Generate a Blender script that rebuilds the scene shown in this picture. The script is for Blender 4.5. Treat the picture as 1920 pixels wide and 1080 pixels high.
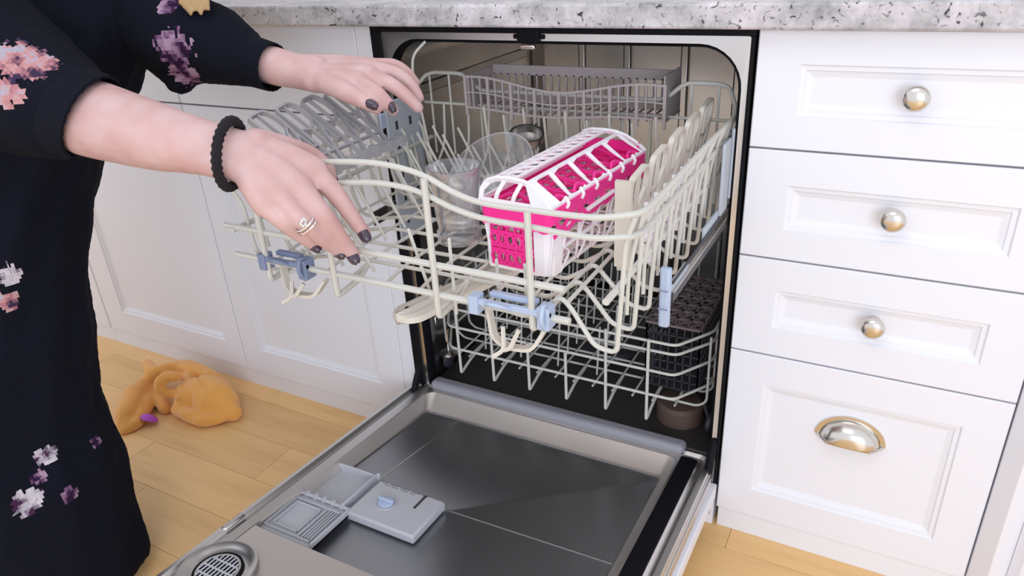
import bpy, bmesh, math, random
from mathutils import Vector, Matrix, noise
R = math.radians
random.seed(7)
for o in list(bpy.data.objects): bpy.data.objects.remove(o)
S = bpy.context.scene
COL = S.collection

# ------------------------------------------------------------------ camera
CAM = Vector((.7959, -.9951, .9582))
cd = bpy.data.cameras.new('camera'); cam = bpy.data.objects.new('camera', cd); COL.objects.link(cam)
cam.location = CAM; cam.rotation_euler = (R(63.72), R(3.098), R(27.91))
cd.sensor_width = 36; cd.lens = 1368.7/1920*36; cd.clip_start = .02
S.camera = cam
# ------------------------------------------------------------------ world, lights, exposure
W = bpy.data.worlds.new('world'); S.world = W; W.use_nodes = True
wn = W.node_tree.nodes; wn['Background'].inputs[0].default_value = (.92, .93, 1.0, 1); wn['Background'].inputs[1].default_value = 1.06
def area(name, loc, target, size, power, color):
    l = bpy.data.lights.new(name, 'AREA'); l.shape = 'RECTANGLE'; l.size, l.size_y = size; l.energy = power; l.color = color
    o = bpy.data.objects.new(name, l); COL.objects.link(o); o.location = loc
    o.rotation_euler = (Vector(target)-Vector(loc)).to_track_quat('-Z', 'Y').to_euler(); return o
area('window_light', (2.0, -2.9, 1.15), (.35, 0, .42), (1.5, 1.5), 40, (.80, .89, 1.0))
area('ceiling_light', (.4, -1.4, 2.45), (.4, -.2, 0), (1.2, 1.0), 7, (1.0, .97, .93))
S.view_settings.view_transform = 'Standard'; S.view_settings.look = 'None'
S.view_settings.exposure = 0.0; S.view_settings.gamma = 1; S.view_settings.use_curve_mapping = False

# pixel -> world helper (used only to write down measured positions)
MC = cam.rotation_euler.to_matrix()
def at(u, v, d): return CAM + MC @ Vector(((u-960)/1368.7, -(v-540)/1368.7, -1))*d
def on(u, v, ax, val):
    r = MC @ Vector(((u-960)/1368.7, -(v-540)/1368.7, -1)); return CAM + r*((val-CAM[ax])/r[ax])

# ------------------------------------------------------------------ materials
def mat(name, col, rough=.5, metal=0, bump=None, spec=.5, trans=0, ior=1.45, sheen=0, sss=0, coat=0):
    m = bpy.data.materials.new(name); m.use_nodes = True; n = m.node_tree.nodes; L = m.node_tree.links
    b = n['Principled BSDF']; b.inputs['Base Color'].default_value = (*col, 1)
    b.inputs['Roughness'].default_value = rough; b.inputs['Metallic'].default_value = metal
    b.inputs['Specular IOR Level'].default_value = spec; b.inputs['Transmission Weight'].default_value = trans
    b.inputs['IOR'].default_value = ior; b.inputs['Sheen Weight'].default_value = sheen
    b.inputs['Coat Weight'].default_value = coat
    if sss: b.inputs['Subsurface Weight'].default_value = sss; b.inputs['Subsurface Scale'].default_value = .01
    tc = n.new('ShaderNodeTexCoord')
    nz = n.new('ShaderNodeTexNoise'); nz.inputs['Scale'].default_value = bump[0] if bump else 40; nz.inputs['Detail'].default_value = 4
    mp = n.new('ShaderNodeMapping'); L.new(tc.outputs['Object'], mp.inputs[0]); L.new(mp.outputs[0], nz.inputs['Vector'])
    if bump and len(bump) > 2: mp.inputs['Scale'].default_value = bump[2]
    if bump:
        bp = n.new('ShaderNodeBump'); bp.inputs['Strength'].default_value = bump[1]; bp.inputs['Distance'].default_value = .002
        L.new(nz.outputs['Fac'], bp.inputs['Height']); L.new(bp.outputs[0], b.inputs['Normal'])
    mr = n.new('ShaderNodeMapRange'); mr.inputs['To Min'].default_value = max(0, rough-.04); mr.inputs['To Max'].default_value = min(1, rough+.05)
    L.new(nz.outputs['Fac'], mr.inputs[0]); L.new(mr.outputs[0], b.inputs['Roughness'])
    m['n'] = 1
    return m
def colour_ramp(m, src, stops):
    n = m.node_tree.nodes; L = m.node_tree.links; r = n.new('ShaderNodeValToRGB')
    while len(r.color_ramp.elements) < len(stops): r.color_ramp.elements.new(.5)
    for e, (p, c) in zip(r.color_ramp.elements, stops): e.position = p; e.color = (*c, 1)
    L.new(src, r.inputs[0]); return r.outputs[0]
M = {}
M['white'] = mat('white_lacquer', (.80, .81, .87), .36, bump=(60, .03))
M['steel'] = mat('brushed_steel', (.66, .64, .625), .30, 1, bump=(12, .004))
M['pan'] = mat('darkened_pan_steel', (.40, .41, .43), .31, 1, bump=(12, .004))  # door sheet steel darkened: the pan's dark reflections put into its colour
M['lit_steel'] = mat('lit_steel', (.74, .70, .66), .42, 1)  # door sheet steel lightened: bright beige reflections put into its colour
M['tub'] = mat('tub_steel', (.46, .445, .43), .24, 1, bump=(9, .12))
M['chrome'] = mat('satin_nickel', (.72, .69, .64), .2, 1)
M['black'] = mat('black_rubber', (.003, .0035, .006), .6, spec=.2)
M['darkplastic'] = mat('dark_plastic', (.045, .045, .055), .45)
M['bottom'] = mat('tub_floor', (.05, .045, .045), .35, .3)
M['greyplastic'] = mat('grey_plastic', (.47, .48, .52), .38)
M['gasket'] = mat('grey_lip', (.30, .30, .34), .4, bump=(20, .04))
M['wire'] = mat('coated_wire', (.58, .575, .53), .35)
M['wirelow'] = mat('coated_wire_lower', (.60, .59, .55), .35)
M['beige'] = mat('beige_plastic', (.62, .58, .51), .42)
M['taupe'] = mat('taupe_plastic', (.42, .37, .375), .45)
M['shelfgrey'] = mat('mid_grey_plastic', (.36, .36, .385), .4)
M['dimlid'] = mat('dusky_plastic', (.21, .165, .17), .5)
M['brown'] = mat('brown_plastic', (.12, .08, .065), .45)
M['platec'] = mat('pale_blue_grey_plastic', (.46, .51, .58), .4)
M['blue'] = mat('blue_grey_plastic', (.42, .50, .66), .42)
M['slate'] = mat('slate_blue_plastic', (.20, .25, .38), .42)
M['pink'] = mat('hot_pink_plastic', (.95, .03, .32), .35, sss=.1)
M['bwhite'] = mat('white_plastic', (.92, .88, .93), .35, sss=.1)
M['glass'] = mat('clear_glass', (.97, .98, .98), .03, trans=1, ior=1.35)
M['skin'] = mat('skin', (.74, .50, .45), .5, bump=(260, .12), sss=.15)
M['nail'] = mat('nail_polish', (.055, .035, .06), .15, coat=.6)
M['silver'] = mat('silver', (.9, .88, .86), .12, 1)
M['hair'] = mat('blond_hair', (.42, .27, .13), .45, bump=(14, .8, (30, 30, 2)))
M['towel'] = mat('microfibre', (.88, .42, .10), .95, bump=(700, .5), sheen=.4)
M['purple'] = mat('purple_plastic', (.50, .10, .62), .4)
M['knitband'] = mat('black_elastic', (.010, .008, .012), .9, bump=(500, .8))
M['trouser'] = mat('dark_cloth', (.012, .013, .02), .95, bump=(300, .5))
M['lip'] = mat('lip_skin', (.62, .25, .24), .4)
M['eye'] = mat('eye_white', (.8, .8, .8), .2)
M['iris'] = mat('iris', (.10, .06, .03), .2)
M['wall'] = mat('wall_paint', (.72, .70, .68), .7, bump=(50, .05))

m = M['glass']; n = m.node_tree.nodes; L = m.node_tree.links; n.remove(n['Principled BSDF']); out = [x for x in n if x.type == 'OUTPUT_MATERIAL'][0]
tr = n.new('ShaderNodeBsdfTransparent'); tr.inputs[0].default_value = (.93, .94, .95, 1); gl = n.new('ShaderNodeBsdfGlossy'); gl.inputs['Roughness'].default_value = .06
df = n.new('ShaderNodeBsdfDiffuse'); df.inputs[0].default_value = (.9, .9, .92, 1); lw = n.new('ShaderNodeLayerWeight'); lw.inputs[0].default_value = .42
m1 = n.new('ShaderNodeMixShader'); m2 = n.new('ShaderNodeMixShader'); m2.inputs[0].default_value = .07
L.new(lw.outputs['Facing'], m1.inputs[0]); L.new(tr.outputs[0], m1.inputs[1]); L.new(gl.outputs[0], m1.inputs[2]); L.new(m1.outputs[0], m2.inputs[1]); L.new(df.outputs[0], m2.inputs[2]); L.new(m2.outputs[0], out.inputs[0])
# skin: redder at fingertips / mottling
m = M['skin']; n = m.node_tree.nodes; L = m.node_tree.links
nz = n.new('ShaderNodeTexNoise'); nz.inputs['Scale'].default_value = 34; tc = [x for x in n if x.type == 'TEX_COORD'][0]
L.new(tc.outputs['Object'], nz.inputs['Vector'])
L.new(colour_ramp(m, nz.outputs['Fac'], [(.3, (.62, .425, .415)), (.7, (.56, .34, .325))]), n['Principled BSDF'].inputs['Base Color'])

# granite
m = mat('granite', (.6, .6, .6), .22); M['granite'] = m; n = m.node_tree.nodes; L = m.node_tree.links
tc = [x for x in n if x.type == 'TEX_COORD'][0]
a = n.new('ShaderNodeTexNoise'); a.inputs['Scale'].default_value = 16; a.inputs['Detail'].default_value = 9; a.inputs['Roughness'].default_value = .7
b_ = n.new('ShaderNodeTexNoise'); b_.inputs['Scale'].default_value = 95; b_.inputs['Detail'].default_value = 3; b_.inputs['Distortion'].default_value = 1.5
for q in (a, b_): L.new(tc.outputs['Object'], q.inputs['Vector'])
c1 = colour_ramp(m, a.outputs['Fac'], [(.32, (.22, .22, .23)), (.44, (.40, .39, .40)), (.56, (.58, .55, .57)), (.72, (.76, .72, .76))])
c2 = colour_ramp(m, b_.outputs['Fac'], [(.30, (.08, .06, .07)), (.40, (1, 1, 1))])
mx = n.new('ShaderNodeMix'); mx.data_type = 'RGBA'; mx.blend_type = 'MULTIPLY'; mx.inputs[0].default_value = 1
L.new(c1, mx.inputs[6]); L.new(c2, mx.inputs[7]); L.new(mx.outputs[2], n['Principled BSDF'].inputs['Base Color'])

# maple planks, tone differs per plank
m = mat('maple', (.7, .45, .2), .34); M['wood'] = m; n = m.node_tree.nodes; L = m.node_tree.links
tc = [x for x in n if x.type == 'TEX_COORD'][0]; oi = n.new('ShaderNodeObjectInfo')
mp = n.new('ShaderNodeMapping'); mp.inputs['Scale'].default_value = (1.2, 14, 14)
L.new(tc.outputs['Object'], mp.inputs[0]); L.new(oi.outputs['Location'], mp.inputs['Location'])
a = n.new('ShaderNodeTexNoise'); a.inputs['Scale'].default_value = 3; a.inputs['Detail'].default_value = 6; L.new(mp.outputs[0], a.inputs['Vector'])
c1 = colour_ramp(m, a.outputs['Fac'], [(.25, (.74, .46, .195)), (.5, (.86, .55, .245)), (.8, (.90, .60, .29))])
c2 = colour_ramp(m, oi.outputs['Random'], [(0, (.88, .87, .84)), (.5, (.95, .95, .94)), (1, (1.03, 1.03, 1.03))])
mx = n.new('ShaderNodeMix'); mx.data_type = 'RGBA'; mx.blend_type = 'MULTIPLY'; mx.inputs[0].default_value = 1
L.new(c1, mx.inputs[6]); L.new(c2, mx.inputs[7]); L.new(mx.outputs[2], n['Principled BSDF'].inputs['Base Color'])

# black knit with floral motifs (printed pattern: flat colour, placed on the cloth)
m = mat('floral_knit', (.006, .007, .014), .95, bump=(420, .9), sheen=.0, spec=.15); M['knit'] = m
n = m.node_tree.nodes; L = m.node_tree.links; tc = [x for x in n if x.type == 'TEX_COORD'][0]
sn = n.new('ShaderNodeVectorMath'); sn.operation = 'SNAP'; sn.inputs[1].default_value = (.0035, .0035, .005)
L.new(tc.outputs['Object'], sn.inputs[0])
pn = n.new('ShaderNodeTexNoise'); pn.inputs['Scale'].default_value = 38; pn.inputs['Detail'].default_value = 2.5; pn.inputs['Distortion'].default_value = 2.0
L.new(sn.outputs[0], pn.inputs['Vector'])
pn2 = n.new('ShaderNodeTexNoise'); pn2.inputs['Scale'].default_value = 55; L.new(sn.outputs[0], pn2.inputs['Vector'])
KNIT_PETALS = [  # pixel measured, depth, radius, hue 0 = pink  1 = violet  2 = grey white
 (25, 110, .80, .055, 0), (60, 125, .80, .045, 0), (10, 175, .80, .035, 0), (15, 520, 1.0, .030, 2), (12, 570, 1.0, .028, 0), (85, 860, 1.06, .030, 2), (70, 900, 1.06, .022, 1),
 (50, 945, 1.06, .040, 2), (130, 930, 1.07, .026, 1), (180, 830, 1.1, .022, 1), (325, 95, .98, .055, 1), (345, 140, .98, .045, 1), (310, 12, .98, .03, 1)]
col = None
base = n.new('ShaderNodeRGB'); base.outputs[0].default_value = (.006, .007, .014, 1); prev = base.outputs[0]
hues = [colour_ramp(m, pn2.outputs['Fac'], [(.38, (.05, .03, .07)), (.47, (.40, .17, .20)), (.54, (.55, .28, .28)), (.62, (.42, .38, .46))]),
        colour_ramp(m, pn2.outputs['Fac'], [(.40, (.03, .01, .04)), (.47, (.20, .10, .20)), (.60, (.40, .27, .38))]),
        colour_ramp(m, pn2.outputs['Fac'], [(.38, (.06, .02, .06)), (.48, (.42, .38, .45)), (.6, (.62, .57, .62))])]
KN = (n, L, sn, pn, hues)
def knit_petal(P, rad, h):
    global prev
    d = n.new('ShaderNodeVectorMath'); d.operation = 'DISTANCE'; L.new(sn.outputs[0], d.inputs[0]); d.inputs[1].default_value = P
    mr = n.new('ShaderNodeMapRange'); mr.inputs['From Min'].default_value = rad; mr.inputs['From Max'].default_value = rad*.35; mr.inputs['To Min'].default_value = -.6; mr.inputs['To Max'].default_value = .12
    mr.clamp = False; L.new(d.outputs['Value'], mr.inputs[0])
    ad = n.new('ShaderNodeMath'); ad.operation = 'ADD'; L.new(mr.outputs[0], ad.inputs[0]); L.new(pn.outputs['Fac'], ad.inputs[1])
    gt = n.new('ShaderNodeMath'); gt.operation = 'GREATER_THAN'; gt.inputs[1].default_value = .48; L.new(ad.outputs[0], gt.inputs[0])
    cl = n.new('ShaderNodeMix'); cl.data_type = 'RGBA'; L.new(gt.outputs[0], cl.inputs[0]); L.new(prev, cl.inputs[6]); L.new(hues[h], cl.inputs[7])
    prev = cl.outputs[2]

# ------------------------------------------------------------------ mesh helpers
def link(name, bm, m, parent=None, smooth=False, bevel=0, seg=2):
    me = bpy.data.meshes.new(name); bmesh.ops.recalc_face_normals(bm, faces=bm.faces); bm.to_mesh(me); bm.free()
    if smooth:
        for p in me.polygons: p.use_smooth = True
        me.set_sharp_from_angle(angle=R(40))
    o = bpy.data.objects.new(name, me); COL.objects.link(o); me.materials.append(M[m] if isinstance(m, str) else m)
    if parent: o.parent = parent
    if bevel:
        b = o.modifiers.new('bevel', 'BEVEL'); b.width = bevel; b.segments = seg; b.limit_method = 'ANGLE'; b.angle_limit = R(40)
        if not smooth:
            for p in me.polygons: p.use_smooth = True
            me.set_sharp_from_angle(angle=R(35))
    return o
def tag(o, label=None, cat=None, group=None, kind=None):
    if label: o['label'] = label
    if cat: o['category'] = cat
    if group: o['group'] = group
    if kind: o['kind'] = kind
    return o
def thing(name, label, cat, loc=(0, 0, 0), rz=0, group=None):
    o = bpy.data.objects.new(name, None); COL.objects.link(o); o.location = loc; o.rotation_euler = (0, 0, rz); o.empty_display_size = .05
    return tag(o, label, cat, group)
def box(bm, a, b):
    r = bmesh.ops.create_cube(bm, size=1)['verts']; c = [(a[i]+b[i])/2 for i in range(3)]; s = [abs(b[i]-a[i]) for i in range(3)]
    for v in r: v.co = Vector((c[i]+v.co[i]*s[i] for i in range(3)))
    return r
def BX(*ab):
    bm = bmesh.new()
    for a, b in ab: box(bm, a, b)
    return bm
def frames(P, closed=False):
    n_ = len(P); T = []
    for i in range(n_):
        if closed: t = P[(i+1) % n_]-P[i-1]
        else: t = P[min(i+1, n_-1)]-P[max(i-1, 0)]
        T.append(t.normalized() if t.length > 1e-9 else Vector((0, 0, 1)))
    up = Vector((0, 0, 1)) if abs(T[0].z) < .9 else Vector((1, 0, 0))
    N = [(up-T[0]*up.dot(T[0])).normalized()]
    for i in range(1, n_):
        v = N[-1]-T[i]*N[-1].dot(T[i]); N.append(v.normalized() if v.length > 1e-6 else N[-1])
    return T, N
def tube(bm, P, r, seg=8, closed=False, flat=None, cap=True):
    """sweep a circle (or with flat=(a,b,normal) a rectangle) along P"""
    P = [Vector(p) for p in P]; T, N = frames(P, closed); rings = []
    for i, p in enumerate(P):
        ri = r[i] if isinstance(r, (list, tuple)) else r
        if flat:
            a, b, nn = flat; nn = Vector(nn).normalized(); s = T[i].cross(nn).normalized()
            rings.append([bm.verts.new(p+s*(x*a/2)+nn*(y*b/2)) for x, y in ((1, 1), (-1, 1), (-1, -1), (1, -1))])
        else:
            B = T[i].cross(N[i]); rings.append([bm.verts.new(p+(N[i]*math.cos(2*math.pi*k/seg)+B*math.sin(2*math.pi*k/seg))*ri) for k in range(seg)])
    m_ = len(rings[0])
    for i in range(len(rings)-(0 if closed else 1)):
        A, B = rings[i], rings[(i+1) % len(rings)]
        for k in range(m_): bm.faces.new((A[k], A[(k+1) % m_], B[(k+1) % m_], B[k]))
    if cap and not closed: bm.faces.new(rings[0]); bm.faces.new(rings[-1][::-1])
    return bm
def roundpath(P, rad=.008, k=4, closed=False):
    P = [Vector(p) for p in P]; out = []; n_ = len(P)
    for i, p in enumerate(P):
        if not closed and i in (0, n_-1): out.append(p); continue
        a, b = P[i-1], P[(i+1) % n_]; r = min(rad, (a-p).length*.45, (b-p).length*.45)
        s, e = p+(a-p).normalized()*r, p+(b-p).normalized()*r
        for j in range(k+1):
            t = j/k; out.append(s*(1-t)**2+p*2*t*(1-t)+e*t*t)
    return out
def smoothpath(P, k=6):
    P = [Vector(p) for p in P]; out = []
    for i in range(len(P)-1):
        a, b, c, d = P[max(i-1, 0)], P[i], P[i+1], P[min(i+2, len(P)-1)]
        for j in range(k):
            t = j/k; out.append(.5*((2*b)+(c-a)*t+(2*a-5*b+4*c-d)*t*t+(3*b-a-3*c+d)*t**3))
    return out+[P[-1]]
def wire(name, P, r, m, parent, rad=.012, seg=8, smooth=False):
    bm = bmesh.new(); tube(bm, smoothpath(P) if smooth else roundpath(P, rad), r, seg); return link(name, bm, m, parent, True)
def lathe(bm, prof, c=(0, 0, 0), seg=28, axis='z', mtx=None):
    rings = []
    for r, z in prof:
        rings.append([bm.verts.new((r*math.cos(2*math.pi*k/seg), r*math.sin(2*math.pi*k/seg), z)) for k in range(seg)])
    for A, B in zip(rings, rings[1:]):
        for k in range(seg): bm.faces.new((A[k], A[(k+1) % seg], B[(k+1) % seg], B[k]))
    if prof[0][0] > 1e-5: bm.faces.new(rings[0][::-1])
    if prof[-1][0] > 1e-5: bm.faces.new(rings[-1])
    vs = [v for r_ in rings for v in r_]
    if mtx:
        for v in vs: v.co = mtx @ v.co
    for v in vs: v.co += Vector(c)
    bmesh.ops.remove_doubles(bm, verts=vs, dist=1e-6)
    return bm
def prism(bm, pts, z0, z1):
    a = [bm.verts.new((*p, z0)) for p in pts]; b = [bm.verts.new((*p, z1)) for p in pts]
    bm.faces.new(a[::-1]); bm.faces.new(b)
    for i in range(len(pts)): bm.faces.new((a[i], a[(i+1) % len(a)], b[(i+1) % len(a)], b[i]))
    return bm
def rrect(x0, x1, y0, y1, r, k=6):
    out = []
    for cx, cy, a in ((x1-r, y1-r, 0), (x0+r, y1-r, 90), (x0+r, y0+r, 180), (x1-r, y0+r, 270)):
        for i in range(k+1): t = R(a+90*i/k); out.append((cx+r*math.cos(t), cy+r*math.sin(t)))
    return out
def dup(o, parent=None):
    c = o.copy(); COL.objects.link(c)
    if parent: c.parent = parent
    return c

# ------------------------------------------------------------------ floor of planks
fl = link('floor', BX(((-2.2, -2.2, -.03), (2.2, .62, -.012))), 'wood'); tag(fl, 'light maple plank floor running under the white cabinets', 'floor', kind='structure')
pw = .105; row = 0; y = .06
plank_mesh = {}
while y > -1.6:
    x = -2.1 + random.random()*.5
    while x < 1.9:
        L_ = random.choice((.46, .6, .74, .9))
        if L_ not in plank_mesh:
            me = bpy.data.meshes.new('plank'); bm = BX(((0, -pw+.0006, -.012), (L_-.0006, 0, 0)))
            bmesh.ops.bevel(bm, geom=[e for e in bm.edges if e.verts[0].co.z > -.001 and e.verts[1].co.z > -.001], offset=.0004, segments=1, affect='EDGES')
            bm.to_mesh(me); bm.free(); me.materials.append(M['wood']); plank_mesh[L_] = me
        p = bpy.data.objects.new('plank', plank_mesh[L_]); COL.objects.link(p); p.location = (x, y, random.uniform(-.0003, 0)); p.parent = fl
        x += L_
    y -= pw
# ------------------------------------------------------------------ walls behind
tag(link('wall_back', BX(((-2.2, .62, -.03), (2.2, .70, 2.5))), 'wall'), 'plain pale wall behind the kitchen run', 'wall', kind='structure')

# ------------------------------------------------------------------ cabinets
ZT, ZB = .8285, .042
def front_panel(bm, x0, x1, z0, z1, fx0, fx1, fz0, fz1, yf=0.0, t=.02, dep=.008, mw=.016):
    """shaker style front with ogee-like moulding: frame, stepped moulding and flat centre"""
    rects = [(x0, x1, z0, z1, yf+t), (x0, x1, z0, z1, yf+.0015), (x0+.0015, x1-.0015, z0+.0015, z1-.0015, yf), (fx0, fx1, fz0, fz1, yf),
             (fx0+.002, fx1-.002, fz0+.002, fz1-.002, yf+.003), (fx0+mw*.45, fx1-mw*.45, fz0+mw*.45, fz1-mw*.45, yf+.0035),
             (fx0+mw*.55, fx1-mw*.55, fz0+mw*.55, fz1-mw*.55, yf+.0055), (fx0+mw, fx1-mw, fz0+mw, fz1-mw, yf+dep)]
    prev_ = None
    for a, b, c, d, yy in rects:
        r = [bm.verts.new(q) for q in ((a, yy, c), (b, yy, c), (b, yy, d), (a, yy, d))]
        if prev_:
            for k in range(4): bm.faces.new((prev_[k], prev_[(k+1) % 4], r[(k+1) % 4], r[k]))
        else: bm.faces.new(r[::-1])
        prev_ = r
    bm.faces.new(prev_)
    return bm
# right: drawer cabinet
XR0, XR1 = .612, .984
cab = thing('drawer_cabinet', 'white four-drawer base cabinet to the right of the open dishwasher', 'cabinet', (XR0, 0, 0))
def lk(name, bm, m, par, **k):
    o = link(name, bm, m, None, **k); o.parent = par; o.matrix_parent_inverse = Matrix.Translation(par.location).inverted() if par.type == 'EMPTY' and par.parent is None and par.rotation_euler.z == 0 else Matrix(); return o
lk('carcass', BX(((XR0, .024, ZB), (XR1, .58, ZT))), 'white', cab)
lk('plinth', BX(((XR0+.004, .004, 0), (XR1, .05, ZB-.001))), 'white', cab)
GZ = [ZB, .3613, .5186, .676, ZT]
fr = [(.666, .932, .100, .309), (.668, .932, .410, .471), (.668, .932, .564, .628), (.666, .934, .720, .786)]
for i in range(4):
    d = lk('drawer_front', front_panel(bmesh.new(), XR0+.001, XR1-.001, GZ[i]+.0013, GZ[i+1]-.0013, *fr[i]), 'white', cab)
    if i:
        bm = bmesh.new()
        lathe(bm, [(0, .030), (.008, .0295), (.0135, .027), (.0155, .023), (.0150, .019), (.010, .015), (.0065, .010), (.0065, .004), (.009, 0)], mtx=Matrix.Rotation(R(90), 4, 'X'), c=(.8, .008, {1: .444, 2: .6, 3: .753}[i]))
        k = link('knob', bm, 'chrome', None, True); k.parent = d
    else:
        bm = bmesh.new(); cx, cz = .797, .252      # cup pull: quarter shell open below
        nu, nv = 20, 7; g = []
        for j in range(nv+1):
            ph = R(90)*j/nv
            g.append([bm.verts.new((cx+math.cos(R(180)*i2/nu)*.042*math.cos(ph*.82), .008-.026*math.sin(ph), cz-.012+math.sin(R(180)*i2/nu)*.034*math.cos(ph*.82))) for i2 in range(nu+1)])
        for j in range(nv):
            for i2 in range(nu): bm.faces.new((g[j][i2], g[j][i2+1], g[j+1][i2+1], g[j+1][i2]))
        bm.faces.new(g[nv])
        k = link('cup_pull', bm, 'chrome', None, True); k.parent = d
        sol = k.modifiers.new('solid', 'SOLIDIFY'); sol.thickness = .0016
        bm = bmesh.new()
        tube(bm, [(cx+math.cos(R(180)*t/24)*.0455, .0065, cz-.012+math.sin(R(180)*t/24)*.0375) for t in range(25)], 0, flat=(.007, .003, (0, 1, 0)))
        tube(bm, [(cx-.045, .004, cz-.012), (cx-.030, -.012, cz-.0135), (cx+.030, -.012, cz-.0135), (cx+.045, .004, cz-.012)], .0022, 6)
        k2 = link('pull_rim', bm, 'chrome', None, True); k2.parent = d
# corner cabinet at far right, angled face
bm = prism(bmesh.new(), [(.9855, .001), (1.006, -.022), (1.42, .30), (1.42, .6), (.9855, .6)], ZB, ZT)
cc = link('corner_cabinet', bm, 'white', None, bevel=.001)
tag(cc, 'white angled corner cabinet at the far right edge past the drawers', 'cabinet')
bm = bmesh.new(); p0, p1 = Vector((1.03, -.004, 0)), Vector((1.40, .284, 0)); nd = Vector((.614, -.789, 0))*.0185
a = [(p0.x, p0.y), (p1.x, p1.y)]
q = [p0, p1, p1+nd, p0+nd]
prism(bm, [(v.x, v.y) for v in q], ZB+.004, ZT-.004); o = link('cabinet_door', bm, 'white', cc, bevel=.0015)
# left: sink base with two doors and false front, and its neighbour
XL = -.5085
def left_cab(name, x0, x1, label):
    c = thing(name, label, 'cabinet', (x0, 0, 0))
    lk('carcass', BX(((x0+.0005, .024, ZB), (x1-.0005, .58, ZT))), 'white', c)
    lk('plinth', BX(((x0, .004, 0), (x1, .05, ZB-.001))), 'white', c); return c
c1 = left_cab('base_cabinet', XL, -.001, 'white base cabinet just left of the dishwasher, behind the pulled-out rack')
lk('cabinet_door', front_panel(bmesh.new(), XL+.0015, -.036, ZB+.001, .6735, -.446, -.096, .108, .610), 'white', c1)
lk('drawer_front', BX(((XL+.0015, 0, .6765), (-.036, .02, ZT-.001))), 'white', c1, bevel=.0015)
lk('filler_strip', BX(((-.0345, 0, ZB), (-.002, .022, ZT-.001))), 'white', c1, bevel=.001)
c2 = left_cab('base_cabinet', -1.02, XL, 'white base cabinet further left, behind the orange cloth')
lk('cabinet_door', front_panel(bmesh.new(), -1.0185, XL-.0015, ZB+.001, .6735, -.945, -.562, .108, .610), 'white', c2)
lk('drawer_front', BX(((-1.0185, 0, .6765), (XL-.0015, .02, ZT-.001))), 'white', c2, bevel=.0015)
c3 = left_cab('base_cabinet', -1.6, -1.021, 'white base cabinet hidden mostly by the person in black')
lk('cabinet_door', front_panel(bmesh.new(), -1.598, -1.0225, ZB+.001, .6735, -1.54, -1.08, .108, .610), 'white', c3)
lk('drawer_front', BX(((-1.598, 0, .6765), (-1.0225, .02, ZT-.001))), 'white', c3, bevel=.0015)
# countertop
ct = link('countertop', BX(((-1.62, -.03, ZT+.0015), (1.45, .62, .862))), 'granite', None, bevel=.004)
tag(ct, 'speckled grey and white granite worktop along the top', 'countertop')

# ------------------------------------------------------------------ dishwasher
dw = thing('dishwasher', 'built-in steel dishwasher with its door folded down and racks inside', 'dishwasher')
X0, X1 = .0, .61
# black surround
bm = BX(((.000, -.004, .8195), (X1, .012, .8275)), ((.0, -.004, .08), (.018, .012, .8195)), ((.6045, -.004, .08), (X1-.0005, .012, .8195)))
link('black_surround', bm, 'black', dw, bevel=.001)
# steel frame with rounded opening
IN = rrect(.029, .5965, .09, .8085, .058, 8)
OUTR = rrect(.018, .6045, .08, .8185, .004, 8)
bm = bmesh.new()
def ringloft(bm, loops, close=False):
    rs = [[bm.verts.new(p) for p in lp] for lp in loops]
    for A, B in zip(rs, rs[1:]):
        for k in range(len(A)): bm.faces.new((A[k], A[(k+1) % len(A)], B[(k+1) % len(A)], B[k]))
    return rs
ringloft(bm, [[(x, .010, z) for x, z in OUTR], [(x, .001, z) for x, z in OUTR], [(x, 0.0, z) for x, z in IN], [(x, .006, z) for x, z in IN], [(x, .012, z) for x, z in IN]])
link('steel_frame', bm, 'steel', dw, True)
IN2 = rrect(.034, .5915, .095, .8035, .053, 8)
bm = bmesh.new(); ringloft(bm, [[(x, .003, z) for x, z in IN], [(x, .0005, z) for x, z in rrect(.0315, .594, .0925, .806, .055, 8)], [(x, .006, z) for x, z in IN2], [(x, .02, z) for x, z in IN2]])
link('door_gasket', bm, 'black', dw, True)
TB = rrect(.024, .601, .095, .815, .05, 8)
bm = bmesh.new(); rs = ringloft(bm, [[(x, .02, z) for x, z in IN2], [(x, .03, z) for x, z in TB], [(x, .53, z) for x, z in TB], [(x, .55, z) for x, z in rrect(.045, .580, .115, .795, .03, 8)]])
bm.faces.new(rs[-1]); t_ = link('tub', bm, 'tub', dw, True)
bm = BX(((.028, .014, .112), (.597, .53, .138))); link('tub_floor', bm, 'bottom', dw, bevel=.006)
# embossed ribs and a vertical seam on the back wall of the tub
for x in (.13, .235, .36, .47):
    link('wall_rib', BX(((x, .541, .18), (x+.018, .556, .77))), 'tub', dw, bevel=.004)
for x0_, x1_ in ((.0235, .0255), (.5995, .6015)):
    for z in (.25, .47, .70): link('side_rib', BX(((x0_-.001, .05, z), (x1_+.001, .5, z+.02))), 'tub', dw, bevel=.003)
bm = bmesh.new(); lathe(bm, [(.042, 0), (.042, .03), (.036, .036), (.0, .038)], c=(.515, .10, .137)); link('sump_cap', bm, 'brown', dw, True)
bm = bmesh.new(); lathe(bm, [(.075, 0), (.07, .012), (.03, .018), (.028, .05), (0, .052)], c=(.3, .29, .137)); link('filter', bm, 'darkplastic', dw, True)
# latch
bm = BX(((.27, -.006, .806), (.306, .006, .8275)), ((.262, -.002, .811), (.314, .004, .818))); link('latch', bm, 'black', dw, bevel=.002)
link('latch_plate', BX(((.276, -.008, .797), (.300, -.001, .804))), 'chrome', dw, bevel=.002)
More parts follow.
